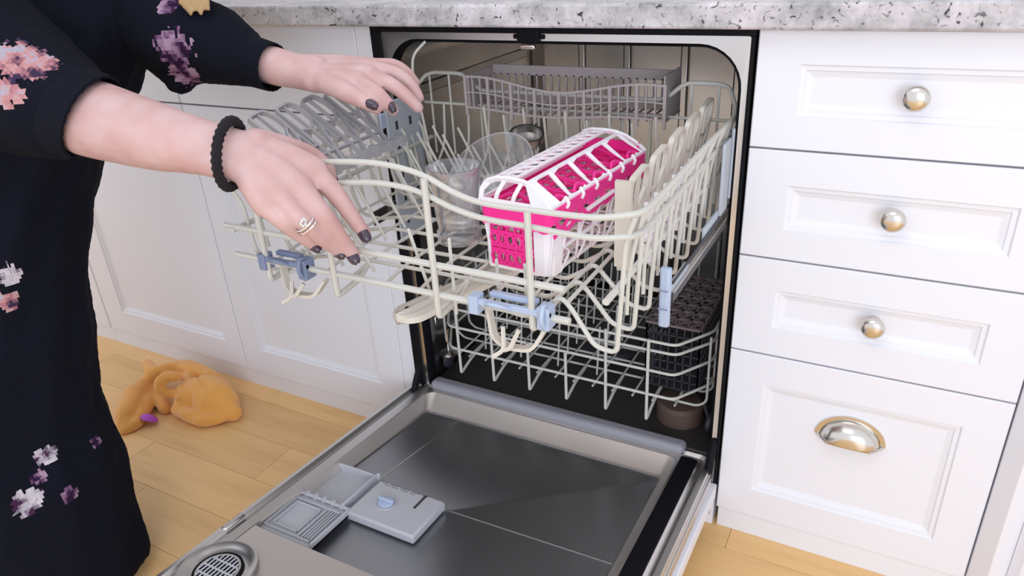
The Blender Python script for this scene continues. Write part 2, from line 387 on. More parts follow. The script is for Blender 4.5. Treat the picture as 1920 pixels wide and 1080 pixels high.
# base below the tub and hinge foot
link('toe_panel', BX(((.02, .06, .0), (.59, .08, .11))), 'black', dw)
bm = BX(((.590, .0, .0), (.608, .06, .12)), ((.588, -.012, .004), (.592, .05, .12)))
link('side_bracket', bm, 'white', dw, bevel=.001)
bm = bmesh.new(); lathe(bm, [(.004, 0), (.004, .004), (0, .004)], mtx=Matrix.Rotation(R(90), 4, 'X'), c=(.599, -.001, .028), seg=10); link('bracket_hole', bm, 'black', dw)
for xs in (.012, .600):
    bm = bmesh.new(); tube(bm, roundpath([(xs, .03, .20), (xs, -.01, .17), (xs, -.03, .135)], .02), .007, 8); link('hinge_arm', bm, 'black', dw, True)

# ---- door, folded down: local frame (x, s outwards, h up), tilted 4 degrees
TH = R(4); D0 = Vector((0, 0, .14)); AX = Vector((0, -math.cos(TH), math.sin(TH))); AN = Vector((0, math.sin(TH), math.cos(TH)))
DM = Matrix(((1, AX.x, AN.x, D0.x), (0, AX.y, AN.y, D0.y), (0, AX.z, AN.z, D0.z), (0, 0, 0, 1)))
door = bpy.data.objects.new('door', None); COL.objects.link(door); door.parent = dw
# matrix with mirrored handedness is avoided by baking geometry
bpy.data.objects.remove(door)
def dlink(name, bm, m, parent=dw, **k):
    for v in bm.verts: v.co = DM @ v.co
    return link(name, bm, m, parent, **k)
def xl(s): return -.004-.024*s      # left outer edge
def loop(x0a, x0b, x1, s0, s1, h, r=.004, k=4):
    """rounded quad; left side goes from x0a at s0 to x0b at s1"""
    out = []
    for x, y in rrect(0, 1, 0, 1, .001, 1): pass
    pts = rrect(0, x1-x0a, s0, s1, r, k)
    for x, y in pts:
        t = (y-s0)/(s1-s0); left = x0a+(x0b-x0a)*t; out.append((left+x*(x1-left)/(x1-x0a), y, h))
    return out
SL = .665
# inner door sheet: rim, groove, pan and raised front shelf
bm = bmesh.new()
rs = ringloft(bm, [loop(-.004, -.022, .603, -.012, SL, -.045, .01), loop(-.004, -.022, .603, -.012, SL, -.004, .01), loop(-.002, -.020, .601, -.010, SL-.002, 0, .01),
                   loop(.006, -.012, .592, -.004, SL-.010, .001, .012), loop(.010, -.008, .588, 0, SL-.014, -.005, .012), loop(.015, -.003, .583, 0.004, SL-.018, -.005, .012), loop(.020, .002, .578, .006, SL-.022, -.001, .014),
                   loop(.036, .016, .562, .010, SL-.034, -.004, .022)])
door = dlink('door', bm, 'steel', smooth=True)
# flat shelf s .45-.63 and pan
def quadstrip(bm, A, B):
    a = [bm.verts.new(p) for p in A]; b = [bm.verts.new(p) for p in B]
    for i in range(len(a)-1): bm.faces.new((a[i], a[i+1], b[i+1], b[i]))
bm = bmesh.new()
outer = loop(.036, .016, .562, .010, SL-.034, -.004, .022, 6)
pan = loop(.052, .020, .528, .036, .452, -.032, .012, 6)
ringloft(bm, [outer, loop(.040, .012, .545, .014, .462, -.005, .018, 6)]); dlink('door_shelf', bm, 'lit_steel', smooth=True)
bm = bmesh.new(); ringloft(bm, [loop(.040, .012, .545, .014, .462, -.005, .018, 6), loop(.049, .021, .531, .040, .454, -.0285, .012, 6), loop(.053, .025, .527, .0445, .449, -.030, .012, 6)]); dlink('pan_wall', bm, 'lit_steel', smooth=True)
bm = bmesh.new(); rs = ringloft(bm, [loop(.053, .025, .527, .0445, .449, -.030, .012, 6), loop(.055, .027, .525, .047, .447, -.032, .012, 6)]); bm.faces.new(rs[-1])
dlink('door_pan', bm, 'pan', smooth=True)
bm = BX(((.550, .012, -.006), (.579, SL-.03, .0012))); dlink('edge_seal', bm, 'black', bevel=.002)
# embossed crease lines of the pan
bm = bmesh.new(); tube(bm, [(.245, .275, -.0318), (.524, .266, -.0318)], 0, flat=(.0015, .001, (0, 0, 1))); tube(bm, [(.100, .262, -.0318), (.125, .05, -.0318)], 0, flat=(.0015, .001, (0, 0, 1)))
dlink('pan_crease', bm, 'steel')
# grey lip bar along the hinge side
bm = bmesh.new(); tube(bm, [(.036, -.006, .004), (.30, -.006, .004), (.552, -.006, .004)], 0, flat=(.030, .020, (0, 0, 1))); dlink('hinge_lip', bm, 'gasket', bevel=.009, seg=4)
# right edge: steel side channel with screws and white outer panel
bm = BX(((.594, .03, -.042), (.6045, SL-.01, -.006)), ((.604, .03, -.030), (.607, SL-.01, -.014))); dlink('side_channel', bm, 'steel', bevel=.001)
for s in (.07, .16, .29, .40, .5):
    bm = bmesh.new(); lathe(bm, [(.004, 0), (.004, .0015), (.002, .003), (0, .003)], c=(.598, s, -.003), seg=12); dlink('screw', bm, 'chrome', door, smooth=True)
bm = bmesh.new(); prism(bm, [(-.004, .0), (.6115, .0), (.6115, SL+.01), (-.022, SL+.01)], -.072, -.045); op = dlink('outer_panel', bm, 'white', door, bevel=.002)
# left edge clear corner seal
bm = BX(((-.013, .455, -.003), (-.002, .495, .0035))); dlink('corner_seal', bm, 'steel', door, bevel=.003)
# detergent dispenser
dp = bpy.data.objects.new('detergent_dispenser', None); COL.objects.link(dp); dp.parent = dw
h = -.030
bm = BX(((.118, .277, h), (.246, .367, -.014))); dlink('dispenser_body', bm, 'greyplastic', dp, bevel=.0035)
bm = BX(((.012, .272, h), (.112, .276, -.012)), ((.012, .272, h), (.016, .358, -.012)), ((.102, .272, h), (.107, .358, -.011)), ((.012, .272, h), (.118, .36, h+.003)), ((.107, .27, h), (.113, .276, -.008)))
dlink('detergent_cup', bm, 'greyplastic', dp, bevel=.0015)
# open lid, ribbed
bm = BX(((.016, .362, -.024), (.122, .450, -.019)))
ri = [(.024, .372, .112, .375), (.024, .442, .112, .445), (.020, .372, .023, .445), (.086, .372, .0885, .445), (.030, .380, .080, .382), (.030, .434, .080, .436), (.030, .380, .032, .436), (.078, .380, .080, .436),
      (.094, .376, .096, .440), (.099, .376, .101, .440), (.104, .376, .106, .440), (.109, .376, .111, .440)]
for a0, b0, a1, b1 in ri: box(bm, (a0, b0, -.019), (a1, b1, -.014))
for i in range(5): box(bm, (.028+i*.018, .355, -.022), (.036+i*.018, .364, -.012))
box(bm, (.118, .362, -.024), (.122, .450, -.012))
dlink('dispenser_lid', bm, 'greyplastic', dp, bevel=.0008)
bm = bmesh.new(); tube(bm, [(.012, .360, -.016), (.122, .360, -.016)], .0032, 8); dlink('lid_hinge', bm, 'greyplastic', dp, smooth=True)
bm = bmesh.new(); lathe(bm, [(.0175, 0), (.0175, .002), (.0155, .002), (.0145, .0005), (0, .0005)], c=(.163, .322, -.0142)); dlink('dial_ring', bm, 'greyplastic', dp, smooth=True)
bm = bmesh.new(); lathe(bm, [(.0135, 0), (.0135, .003), (.012, .0035), (0, .0035)], c=(.163, .322, -.0142)); box(bm, (.149, .3198, -.0105), (.177, .3242, -.005)); dlink('dial', bm, 'blue', dp, smooth=True, bevel=.0008)
bm = BX(((.208, .279+.0, -.0142), (.2125, .313, -.0132))); 
for v in bm.verts: v.co.y += 0
dlink('indicator_slot', bm, 'darkplastic', dp, bevel=.0004)
# line of embossed lettering above the dispenser
bm = bmesh.new()
for i in range(26):
    if i % 6 != 4: box(bm, (.122+i*.0036, .2805, -.0142), (.1243+i*.0036, .2818, -.0137))
    if i % 5 != 3 and i < 17: box(bm, (.132+i*.0036, .2845, -.0142), (.1343+i*.0036, .2858, -.0137))
tag(dlink('fine_print', bm, 'darkplastic', dp), kind='stuff')
# solid grey strip drawn as the shadow gap below lid
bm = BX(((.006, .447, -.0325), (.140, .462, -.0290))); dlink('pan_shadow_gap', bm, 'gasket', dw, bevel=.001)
# vent
vt = bpy.data.objects.new('door_vent', None); COL.objects.link(vt); vt.parent = dw
vc = (.050, .556, .0022)
bm = bmesh.new(); lathe(bm, [(0, -.0065), (.055, -.0065), (.055, 0), (.054, .002), (.051, .002), (.044, -.002), (.036, -.0045), (.032, -.0045), (.031, -.002), (.028, -.002), (.0275, -.0048), (0, -.0048)], c=vc, seg=40); dlink('vent_ring', bm, 'steel', vt, smooth=True)
bm = bmesh.new(); lathe(bm, [(.0, 0.0005), (.035, .0005), (.035, .0015), (0, .0015)], c=(vc[0], vc[1], vc[2]-.004), seg=32); dlink('vent_well', bm, 'black', vt)
for i in range(-4, 5):
    hw = math.sqrt(max(0, .0285**2-(i*.0064)**2)); bm = BX(((vc[0]+i*.0064-.0012, vc[1]-hw, vc[2]-.002), (vc[0]+i*.0064+.0012, vc[1]+hw, vc[2]+.000))); dlink('vent_slat', bm, 'greyplastic', vt, bevel=.0006)
for i in (-1, 0, 1):
    hw = math.sqrt(.0285**2-(i*.014)**2); bm = BX(((vc[0]-hw, vc[1]+i*.014-.0015, vc[2]-.002), (vc[0]+hw, vc[1]+i*.014+.0015, vc[2]-.0005))); dlink('vent_bar', bm, 'greyplastic', vt, bevel=.0006)
# ------------------------------------------------------------------ upper rack (pulled out)
ur = thing('upper_rack', 'beige coated wire upper rack pulled far out, hand on its front rail', 'dish rack')
YF = -.386
hump = [(.062, .708), (.11, .714), (.17, .724), (.229, .732), (.287, .736), (.33, .733), (.359, .726), (.388, .714), (.415, .707), (.444, .705), (.48, .705), (.514, .705), (.547, .706)]
low = [(.062, .683), (.11, .690), (.17, .700), (.224, .706), (.283, .713), (.327, .712), (.356, .706), (.386, .696), (.423, .689), (.479, .687), (.513, .685), (.547, .685)]
back_rim = [(.583, .03, .706), (.580, .06, .712), (.565, .078, .738), (.55, .08, .742), (.50, .08, .742), (.47, .08, .715), (.15, .08, .715), (.12, .08, .742), (.06, .08, .742), (.045, .076, .738), (.030, .05, .712), (.027, .02, .706)]
P = [(.028, -.30, .706), (.029, -.345, .706), (.040, -.376, .706)] + [(x, YF, z) for x, z in hump] + [(.572, YF+.008, .708), (.586, -.362, .708), (.587, -.32, .706)]
wire('top_rail', P, .0033, 'wire', ur, smooth=True)
P = [(.030, -.30, .681), (.031, -.345, .681), (.042, -.376, .681)] + [(x, YF, z) for x, z in low] + [(.570, YF+.008, .686), (.581, -.362, .684), (.582, -.30, .680), (.578, .06, .680)]
wire('second_rail', P, .0033, 'wire', ur, smooth=True)
wire('side_rail', [(.587, -.32, .706), (.583, -.10, .706)]+back_rim+[(.028, -.30, .706)], .0033, 'wire', ur, .015)
wire('side_rail', [(.031, -.30, .681), (.033, .06, .681)], .003, 'wire', ur)
wire('rear_rail', [(.035, .08, .690), (.575, .08, .690)], .0025, 'wire', ur)
wire('front_bar', [(.026, YF-.002, .629), (.515, YF-.002, .624)], .0040, 'wire', ur)
wire('front_bar', [(.036, YF-.002, .589), (.520, YF-.002, .588)], .0040, 'wire', ur)
wire('side_bar', [(.565, -.402, .626), (.567, .075, .630)], .0038, 'wire', ur)
wire('side_bar', [(.046, -.395, .626), (.046, .075, .630)], .0038, 'wire', ur)
# thick front uprights that hook under and run back as floor wires
for x, zt, zb in ((.095, .712, .562), (.207, .730, .560), (.357, .727, .561), (.478, .705, .571)):
    wire('upright', [(x, YF-.006, zt), (x, YF-.006, zb), (x, YF+.035, zb+.004), (x, YF+.06, .578)], .0038, 'wire', ur, .006)
for x in (.075, .125, .165, .207, .26, .31, .357, .405, .45):
    wire('floor_wire', [(x, YF+.02, .572), (x, YF+.07, .580), (x, .03, .580), (x, .072, .62), (x, .08, .690)], .0022, 'wire', ur, .02)
# cross wires with the ridge on the right
for k in range(9):
    y = -.372+k*.052
    xp, zp = (.503, .600) if k == 0 else (.503-.0022*k, .597-.002*k)
    pts = [(.036, y, .706), (.036, y, .672), (.050, y, .655), (.054, y, .60), (.066, y, .570), (.10, y, .566), (.16, y, .578), (.42, y, .578), (.462, y, .573), (xp-.012, y, zp-.004), (xp, y, zp+.006), (xp+.012, y, zp-.006), (.541, y, .554), (.566, y, .551), (.569, y, .60), (.574, y, .68), (.583, y, .706)]
    wire('cross_wire', pts, .0027, 'wire', ur, .009)
for k in range(8):
    y = -.346+k*.052
    wire('side_wire', [(.567, y, .585), (.568, y, .627), (.573, y, .66), (.584, y, .706)], .0022, 'wire', ur, .01)
    wire('side_wire', [(.052, y, .585), (.047, y, .627), (.040, y, .66), (.032, y, .706)], .0022, 'wire', ur, .01)
for x in (.05, .09, .15, .20, .25, .30, .35, .40, .45, .51, .55):
    wire('rear_wire', [(x, .08, .60), (x, .08, .742 if x < .12 or x > .5 else .690)], .002, 'wire', ur)
# ridge wires joining the peaks
for dx in (-.004, .010):
    wire('ridge_wire', [(.500+dx, -.372, .600), (.484+dx, .04, .583)], .0024, 'wire', ur)
# tines: three leaning rows on the left side, a standing row at the rear
def tine(b, t, r=.0021): 
    bm = bmesh.new(); tube(bm, [b, t], r, 6); lathe(bm, [(r, 0), (r*.7, r*.6), (0, r)], c=t, seg=6); return link('tine', bm, 'wire', ur, True)
for x, hgt, lean in ((.135, .085, -.045), (.185, .085, -.045), (.235, .07, -.04)):
    for k in range(9):
        y = -.35+k*.046
        if x > .2 and k in (1, 2, 3, 4): continue
        tine((x, y, .58), (x+lean, y, .58+hgt))
for k in range(10):
    tine((.19+k*.036, .035, .58), (.185+k*.036, .030, .70-.012*(k % 2)))
tine((.370, -.375, .56), (.372, -.378, .655)); tine((.327, -.36, .565), (.312, -.37, .655))
for x in (.42, .455): tine((x, -.36, .575), (x, -.36, .63))
# silver hoop standing at the left rear of the rack
wire('hoop', [(.080, .02, .60), (.082, .0, .70), (.080, -.01, .745), (.084, -.01, .785), (.105, .0, .805)], .0022, 'wirelow', ur, .03)
# track clips and hanging hooks in blue grey plastic under the front bars
def clip(x0, x1, m, s=1):
    bm = BX(((x0, YF-.010, .590), (x1, YF-.004, .597)), ((x0, YF-.012, .578), (x0+.012, YF+.004, .600)), ((x1-.014, YF-.012, .576), (x1, YF+.006, .602)), ((x0+.02, YF+.002, .596), (x1-.02, YF+.010, .602)))
    tube(bm, roundpath([(x0+.02, YF-.006, .59), (x0+.03, YF-.02, .600), (x0+.045, YF-.02, .600), (x0+.055, YF-.006, .59)], .006), .0025, 6)
    tube(bm, roundpath([(x1-.006, YF, .60), (x1-.006, YF-.012, .606), (x1-.006, YF-.018, .59), (x1-.006, YF-.008, .575)], .006), .003, 6)
    return link('track_clip', bm, m, ur, bevel=.001)
clip(.085, .166, 'slate'); clip(.402, .500, 'blue')
for x0, zz in ((.13, .548), (.44, .541)):
    bm = bmesh.new()
    tube(bm, roundpath([(x0-.025, YF+.01, .580), (x0-.015, YF, zz+.006), (x0+.005, YF-.004, zz), (x0+.035, YF-.002, zz+.002), (x0+.05, YF+.006, .572)], .01), 0, flat=(.004, .010, (0, 1, 0)))
    tube(bm, roundpath([(x0, YF-.004, .566), (x0+.004, YF-.012, zz), (x0-.006, YF-.022, zz-.006)], .006), .0028, 6)
    tube(bm, roundpath([(x0+.02, YF-.004, .566), (x0+.012, YF-.012, zz+.004), (x0+.004, YF-.012, zz)], .006), .0028, 6)
    link('latch_hook', bm, 'beige', ur, True)
# scalloped glass shelves
def ribbon(bm, P, w, t, nn): tube(bm, P, 0, flat=(w, t, nn))
def scallop(bm, n_, pitch, hz, base, F, nn, t):
    """F maps (run, height) to a point; each tower is a rounded loop with inner struts"""
    for k in range(n_):
        a = k*pitch; w = pitch*.80
        loop_ = roundpath([F(a, base), F(a, hz), F(a+w*.80, hz+.004), F(a+w, hz-.012), F(a+w*.95, hz*.60), F(a+w*.55, hz*.28), F(a+w*.2, base)], .008)
        ribbon(bm, loop_, .0034, t, nn)
        ribbon(bm, [F(a+w*.42, base+.01), F(a+w*.48, hz*.6), F(a+w*.45, hz)], .0026, t*.7, nn)
        ribbon(bm, [F(a, hz*.62), F(a+w*.48, hz*.58)], .0026, t*.7, nn)
        ribbon(bm, [F(a+w*.46, hz*.52), F(a+w*.95, hz*.74)], .0026, t*.7, nn)
        if k < n_-1: ribbon(bm, roundpath([F(a+w*.95, hz*.60), F(a+w*1.02, hz*.34), F(a+pitch*.95, hz*.34), F(a+pitch, hz*.7)], .008), .003, t, nn)
    ribbon(bm, [F(-.002, base), F(n_*pitch-.02, base)], .006, t, nn); ribbon(bm, [F(0, base+.022), F(n_*pitch-.03, base+.022)], .0028, t*.7, nn)
bm = bmesh.new()
scallop(bm, 5, .072, .132, .0, lambda s, h_: Vector((.530+.012*(h_/.13), -.268+s*1.0, .600+h_*.80+s*.05)), (1, 0, 0), .0065)
box(bm, (.526, -.276, .604), (.545, -.270, .706))
link('glass_shelf', bm, 'beige', ur)
for z in (.615, .64, .665):
    bm = bmesh.new(); tube(bm, [(.555, -.26, z), (.556, .06, z)], 0, flat=(.003, .012, (1, 0, 0)))
    for k in range(9): box(bm, (.551, -.25+k*.035, z-.012), (.561, -.247+k*.035, z+.010))
    link('shelf_hinge_rail', bm, 'bwhite', ur)
bm = bmesh.new()
A = Vector((.050, -.335, .757)); B = Vector((.165, -.30, .700))
scallop(bm, 4, .047, .105, .0, lambda s, h_: Vector((.150-h_*.95, -.335+s*1.03, .692+h_*.62)), (.55, 0, .83), .007)
box(bm, (.145, -.335, .686), (.156, -.145, .696))
for k in range(7): box(bm, (.143, -.33+k*.028, .684), (.158, -.322+k*.028, .699))
link('folding_shelf', bm, 'shelfgrey', ur)
# side adjuster plates with slots
def plate(x0, x1, y0, y1, z0, z1, m):
    bm = BX(((x0, y0, z0), (x1, y1, z1)))
    link('adjuster_plate', bm, m, ur, bevel=.003)
    bm = bmesh.new()
    for i in range(5):
        for yy in (.22, .62): 
            ya = y0+(y1-y0)*yy; za = z0+(z1-z0)*(.12+.17*i); box(bm, (x0-.0008, ya, za), (x1+.0008, ya+.006, za+.014))
    tag(link('plate_slot', bm, 'darkplastic', ur), kind='stuff')
plate(.040, .044, -.045, .052, .47, .715, 'platec'); plate(.5885, .5935, .0, .085, .600, .700, 'platec')
link('plate_button', BX(((.040, -.062, .675), (.045, -.047, .70))), 'blue', ur, bevel=.002)
bm = BX(((.588, -.045, .59), (.592, -.01, .69)), ((.586, -.12, .585), (.590, -.05, .600))); link('slide_bracket', bm, 'platec', ur, bevel=.001)
# spray arm under the rack
bm = bmesh.new()
pa, pb = Vector((.278, -.372, .532)), Vector((.375, -.02, .528)); dr = (pb-pa).normalized(); sd = Vector((dr.y, -dr.x, 0))
N_ = 70; up_ = []; 
for i in range(N_+1):
    t = i/N_; w = .025*min(1, math.sqrt(max(.0, 1-(1-min(1, t*13))**2))+.02)*(1 if t < .8 else 1)*(1-.1*math.sin(t*3))
    c = pa+(pb-pa)*t
    up_.append([bm.verts.new(c+sd*w*a_+Vector((0, 0, b__))) for a_, b__ in ((-1, -.004), (-.9, .003), (-.55, .0055), (-.5, .003), (0, .0075), (.5, .003), (.55, .0055), (.9, .003), (1, -.004), (0, -.009))])
for A_, B_ in zip(up_, up_[1:]):
    for k in range(10): bm.faces.new((A_[k], A_[(k+1) % 10], B_[(k+1) % 10], B_[k]))
bm.faces.new(up_[0]); bm.faces.new(up_[-1][::-1])
sa = link('spray_arm', bm, 'beige', ur, True)
bm = bmesh.new(); lathe(bm, [(.003, 0), (.003, .001), (0, .001)], c=pa+dr*.022+Vector((-.004, 0, .0055)), seg=10); link('spray_hole', bm, 'black', sa)
bm = bmesh.new(); tube(bm, [pb+Vector((-.02, -.10, .0)), pb+Vector((-.02, -.1, .045))], .016, 14); link('arm_hub', bm, 'beige', sa, True)
# right slide rails on the tub side with a light blue stop
sl = thing('slide_rail', 'steel slide rail at the right with a light blue end stop', 'rail')
bm = BX(((.590, -.262, .562), (.5925, .10, .574)), ((.590, -.262, .586), (.5925, .10, .590))); link('rail_channel', bm, 'darkplastic', sl, bevel=.001)
link('rail_edge', BX(((.588, -.262, .575), (.5935, .10, .577))), 'steel', sl)
bm = BX(((.584, -.262, .562), (.590, -.190, .584))); link('rail_runner', bm, 'platec', sl, bevel=.002)
bm = bmesh.new(); prism(bm, [(-.017+.0, -.006), (-.011, -.010), (.011, -.010), (.017, -.006), (.017, .006), (-.017, .006)], 0, .074)
for v in bm.verts:
    tz = v.co.z/.074; f = 1-.45*(2*tz-1)**4; v.co = Vector((.586+v.co.x*.66*f, -.272+v.co.y*f, .537+tz*.074))
link('end_stop', bm, 'blue', sl, bevel=.004)
for z in (.562, .585): link('stop_groove', BX(((.580, -.2823, z), (.592, -.281, z+.0010))), 'slate', sl)
# left slide
sl2 = thing('slide_rail', 'steel slide rail at the left tub wall behind the thumb', 'rail')
link('rail_channel', BX(((.0305, -.10, .52), (.033, .10, .545))), 'tub', sl2, bevel=.001)

# ------------------------------------------------------------------ rear basket on the upper rack
rb = thing('utensil_basket', 'mauve grey plastic basket with a wavy rim across the rack rear', 'basket')
x0, x1, yf, yb = .138, .478, .075-.02, .135
def wav(x): return .006*math.cos((x-.17)/(.30)*2*math.pi)
NX = 24; fr_ = lambda x, t: Vector((x, yf, .688+.004*math.cos((x-.14)*22)+(.045+.0+wav(x))*t))
bm = bmesh.new()
for t in (0, .5, 1): tube(bm, [fr_(x0+(x1-x0)*i/36, t) for i in range(37)], 0, flat=(.0035 if t != .5 else .002, .003, (0, 1, 0)))
for i in range(NX+1):
    x = x0+(x1-x0)*i/NX; big = i % 3 == 0
    tube(bm, [fr_(x, -.25 if big else 0), fr_(x, 1.05)], 0, flat=(.0048 if big else .0022, .004, (0, 1, 0)))
link('front_lattice', bm, 'taupe', rb)
bm = BX(((x0+.01, yb-.002, .688), (x1, yb+.001, .700)), ((x0+.01, yb-.002, .733), (x1, yb+.001, .749)))
for i in range(NX+1): box(bm, (x0+.01+(x1-x0-.013)*i/NX, yb-.002, .70), (x0+.013+(x1-x0-.013)*i/NX, yb+.001, .735))
for xx in (x0+.004, x1-.002): box(bm, (xx, yf, .69), (xx+.002, yb, .755 if xx > .3 else .745))
link('back_wall', bm, 'taupe', rb)
bm = BX()
for i in range(NX+1): box(bm, (x0+(x1-x0)*i/NX-.001, yf, .686), (x0+(x1-x0)*i/NX+.001, yb, .689))
for yy in (yf+.02, yf+.045, yb): box(bm, (x0, yy-.001, .686), (x1, yy+.001, .689))
link('basket_floor', bm, 'taupe', rb)
# grey rear shelf behind it
bm = BX(((.20, .105, .640), (.46, .11, .687))); 

# ------------------------------------------------------------------ pink and white basket
pk = thing('baby_bottle_parts_basket', 'white and hot pink plastic basket for small parts, standing in the upper rack', 'basket', (.359, -.284, .582), R(-5))
WB, LB = .096, .262
def lat(bm, Pf, us, vs, wu, wv, t, nn):
    """lattice on a surface Pf(u,v)"""
    for u in us: tube(bm, [Pf(u, v/10) for v in range(11)], 0, flat=(wu, t, nn))
    for v in vs: tube(bm, [Pf(u/10, v) for u in range(11)], 0, flat=(wv, t, nn))
V3 = lambda x, y, z: Vector((x, y, z))
# lower basket, white: posts at corners, lattice sides with curved ribs
bm = bmesh.new()
ins = .007
for z0_, z1_ in ((0, .056),):
    lat(bm, lambda u, v: V3(WB-ins*(1-v), ins+u*(LB-2*ins), .056*v), [0, .1, .26, .42, .58, .74, .90, 1], [0, .5, 1], .0042, .0048, .0025, (1, 0, 0))
    lat(bm, lambda u, v: V3(ins*(1-v), ins+u*(LB-2*ins), .056*v), [0, .1, .26, .42, .58, .74, .90, 1], [0, .5, 1], .0042, .0048, .0025, (1, 0, 0))
for k in range(6):
    for s in (WB-.0015, .0015):
        y = ins+(LB-2*ins)*(k+.7)/6
        tube(bm, smoothpath([V3(s, y-.012, .002), V3(s, y+.008, .018), V3(s, y-.004, .032), V3(s, y+.012, .054)], 4), 0, flat=(.0022, .003, (1, 0, 0)))
lat(bm, lambda u, v: V3(ins+u*(WB-2*ins), LB-ins*(1-v), .056*v), [0, .25, .5, .75, 1], [0, .5, 1], .003, .004, .0025, (0, 1, 0))
lat(bm, lambda u, v: V3(ins+u*(WB-2*ins), ins+v*(LB-2*ins), 0), [0, .2, .4, .6, .8, 1], [0, .1, .2, .3, .4, .5, .6, .7, .8, .9, 1], .003, .003, .003, (0, 0, 1))
# front: solid white right corner + thin rim
prism(bm, [(WB-.026, ins-.004), (WB-.012, ins-.004), (WB-.002, ins+.004), (WB-.001, ins+.020), (WB-.004, ins+.020), (WB-.010, ins)], -.001, .058)
prism(bm, [(0, ins), (.007, ins-.003), (.010, ins), (.003, ins+.012)], -.001, .058)
box(bm, (.004, ins-.004, -.002), (WB-.02, ins-.001, .003)); box(bm, (.004, ins-.004, .055), (WB-.02, ins-.001, .060))
link('basket_body', bm, 'bwhite', pk, bevel=.0005)
# pink insert at the front face: two rows of ringed bars
bm = bmesh.new()
for zc in (.014, .042-.004):
    tube(bm, [V3(.008, ins-.002, zc-.009), V3(WB-.026, ins-.002, zc-.009)], 0, flat=(.005, .004, (0, 1, 0)))
    tube(bm, [V3(.008, ins-.002, zc+.009), V3(WB-.026, ins-.002, zc+.009)], 0, flat=(.004, .004, (0, 1, 0)))
    for i in range(5):
        c_ = V3(.014+i*.0115, ins-.003, zc); tube(bm, [c_+V3(math.cos(a_)*.005, 0, math.sin(a_)*.007) for a_ in [2*math.pi*q_/12 for q_ in range(12)]], 0, flat=(.003, .004, (0, 1, 0)), closed=True)
for i in range(6): box(bm, (.008+i*.0115, ins-.004, .003), (.0105+i*.0115, ins, .054))
# pink lattice inside the side walls
lat(bm, lambda u, v: V3(.006+u*(WB-.012), .012, .004+.05*v), [.2, .5, .8], [.3], .004, .004, .002, (0, 1, 0))
link('pink_grid', bm, 'pink', pk, bevel=.0004)
# pink band with wavy lower edge
bm = bmesh.new()
bl = rrect(-.003, WB+.003, -.001, LB+.003, .010, 5)
zb = lambda p: .067+(.004*math.sin(p[1]*110) if abs(p[0]-WB) < .02 or p[0] < .02 else (.0015*math.sin(p[0]*150)-.003))
rs = ringloft(bm, [[(x*.99+.0005, y, zb((x, y))-.002) for x, y in bl], [(x, y, zb((x, y))) for x, y in bl], [(x*1.01-.0005, y, .083) for x, y in bl], [(x*1.01, y, .086) for x, y in bl], [(WB/2+(x-WB/2)*.95, LB/2+(y-LB/2)*.98, .086) for x, y in bl], [(WB/2+(x-WB/2)*.94, LB/2+(y-LB/2)*.98, zb((x, y))) for x, y in bl]])
for k in range(len(bl)): bm.faces.new((rs[-1][k], rs[-1][(k+1) % len(bl)], rs[0][(k+1) % len(bl)], rs[0][k]))
link('pink_band', bm, 'pink', pk, True)
# tray in pink inside: slats and blobs
bm = bmesh.new()
lat(bm, lambda u, v: V3(.004+u*(WB-.008), .006+v*(LB-.012), .078), [.0, .2, .4, .6, .8, 1], [i/12 for i in range(13)], .005, .005, .003, (0, 0, 1))
for i in range(6):
    y = .02+i*.042; tube(bm, smoothpath([V3(.008, y, .080), V3(.03, y+.012, .088), V3(.06, y-.006, .089), V3(.088, y+.01, .081)], 5), 0, flat=(.006, .003, (0, 0, 1)))
for i in range(5):
    y = .03+i*.05; tube(bm, smoothpath([V3(WB-.004, y-.014, .086), V3(WB-.008, y-.004, .092), V3(WB-.008, y+.008, .091), V3(WB-.003, y+.014, .086)], 5), 0, flat=(.004, .003, (1, 0, 0)))
tube(bm, [V3(.006, LB-.004, .092), V3(WB-.006, LB-.004, .092)], 0, flat=(.014, .003, (0, 1, 0)))
link('pink_tray', bm, 'pink', pk)
# pink diamond lattice beneath the band on the right side
bm = bmesh.new()
for i in range(8):
    y = .010+i*.030
    for a_, b_2 in (((y, .067), (y+.016, .054)), ((y+.030, .067), (y+.014, .054))):
        tube(bm, [V3(WB+.0022, a_[0], a_[1]), V3(WB+.0015, b_2[0], b_2[1])], 0, flat=(.0055, .002, (1, 0, 0)))
tube(bm, smoothpath([V3(WB+.002, .004+i*.017, .0535+(.0025 if i % 2 else -.0015)) for i in range(16)], 3), 0, flat=(.0050, .002, (1, 0, 0)))
tube(bm, smoothpath([V3(.002+i*.0085, -.0015, .0595+(.001 if i % 2 else -.0012)) for i in range(12)], 3), 0, flat=(.0036, .0022, (0, 1, 0)))
for i in range(8): tube(bm, [V3(.005+i*.0105, -.0012, .059), V3(.012+i*.0105, -.0012, .066)], 0, flat=(.003, .002, (0, 1, 0)))
link('pink_side_lattice', bm, 'pink', pk)
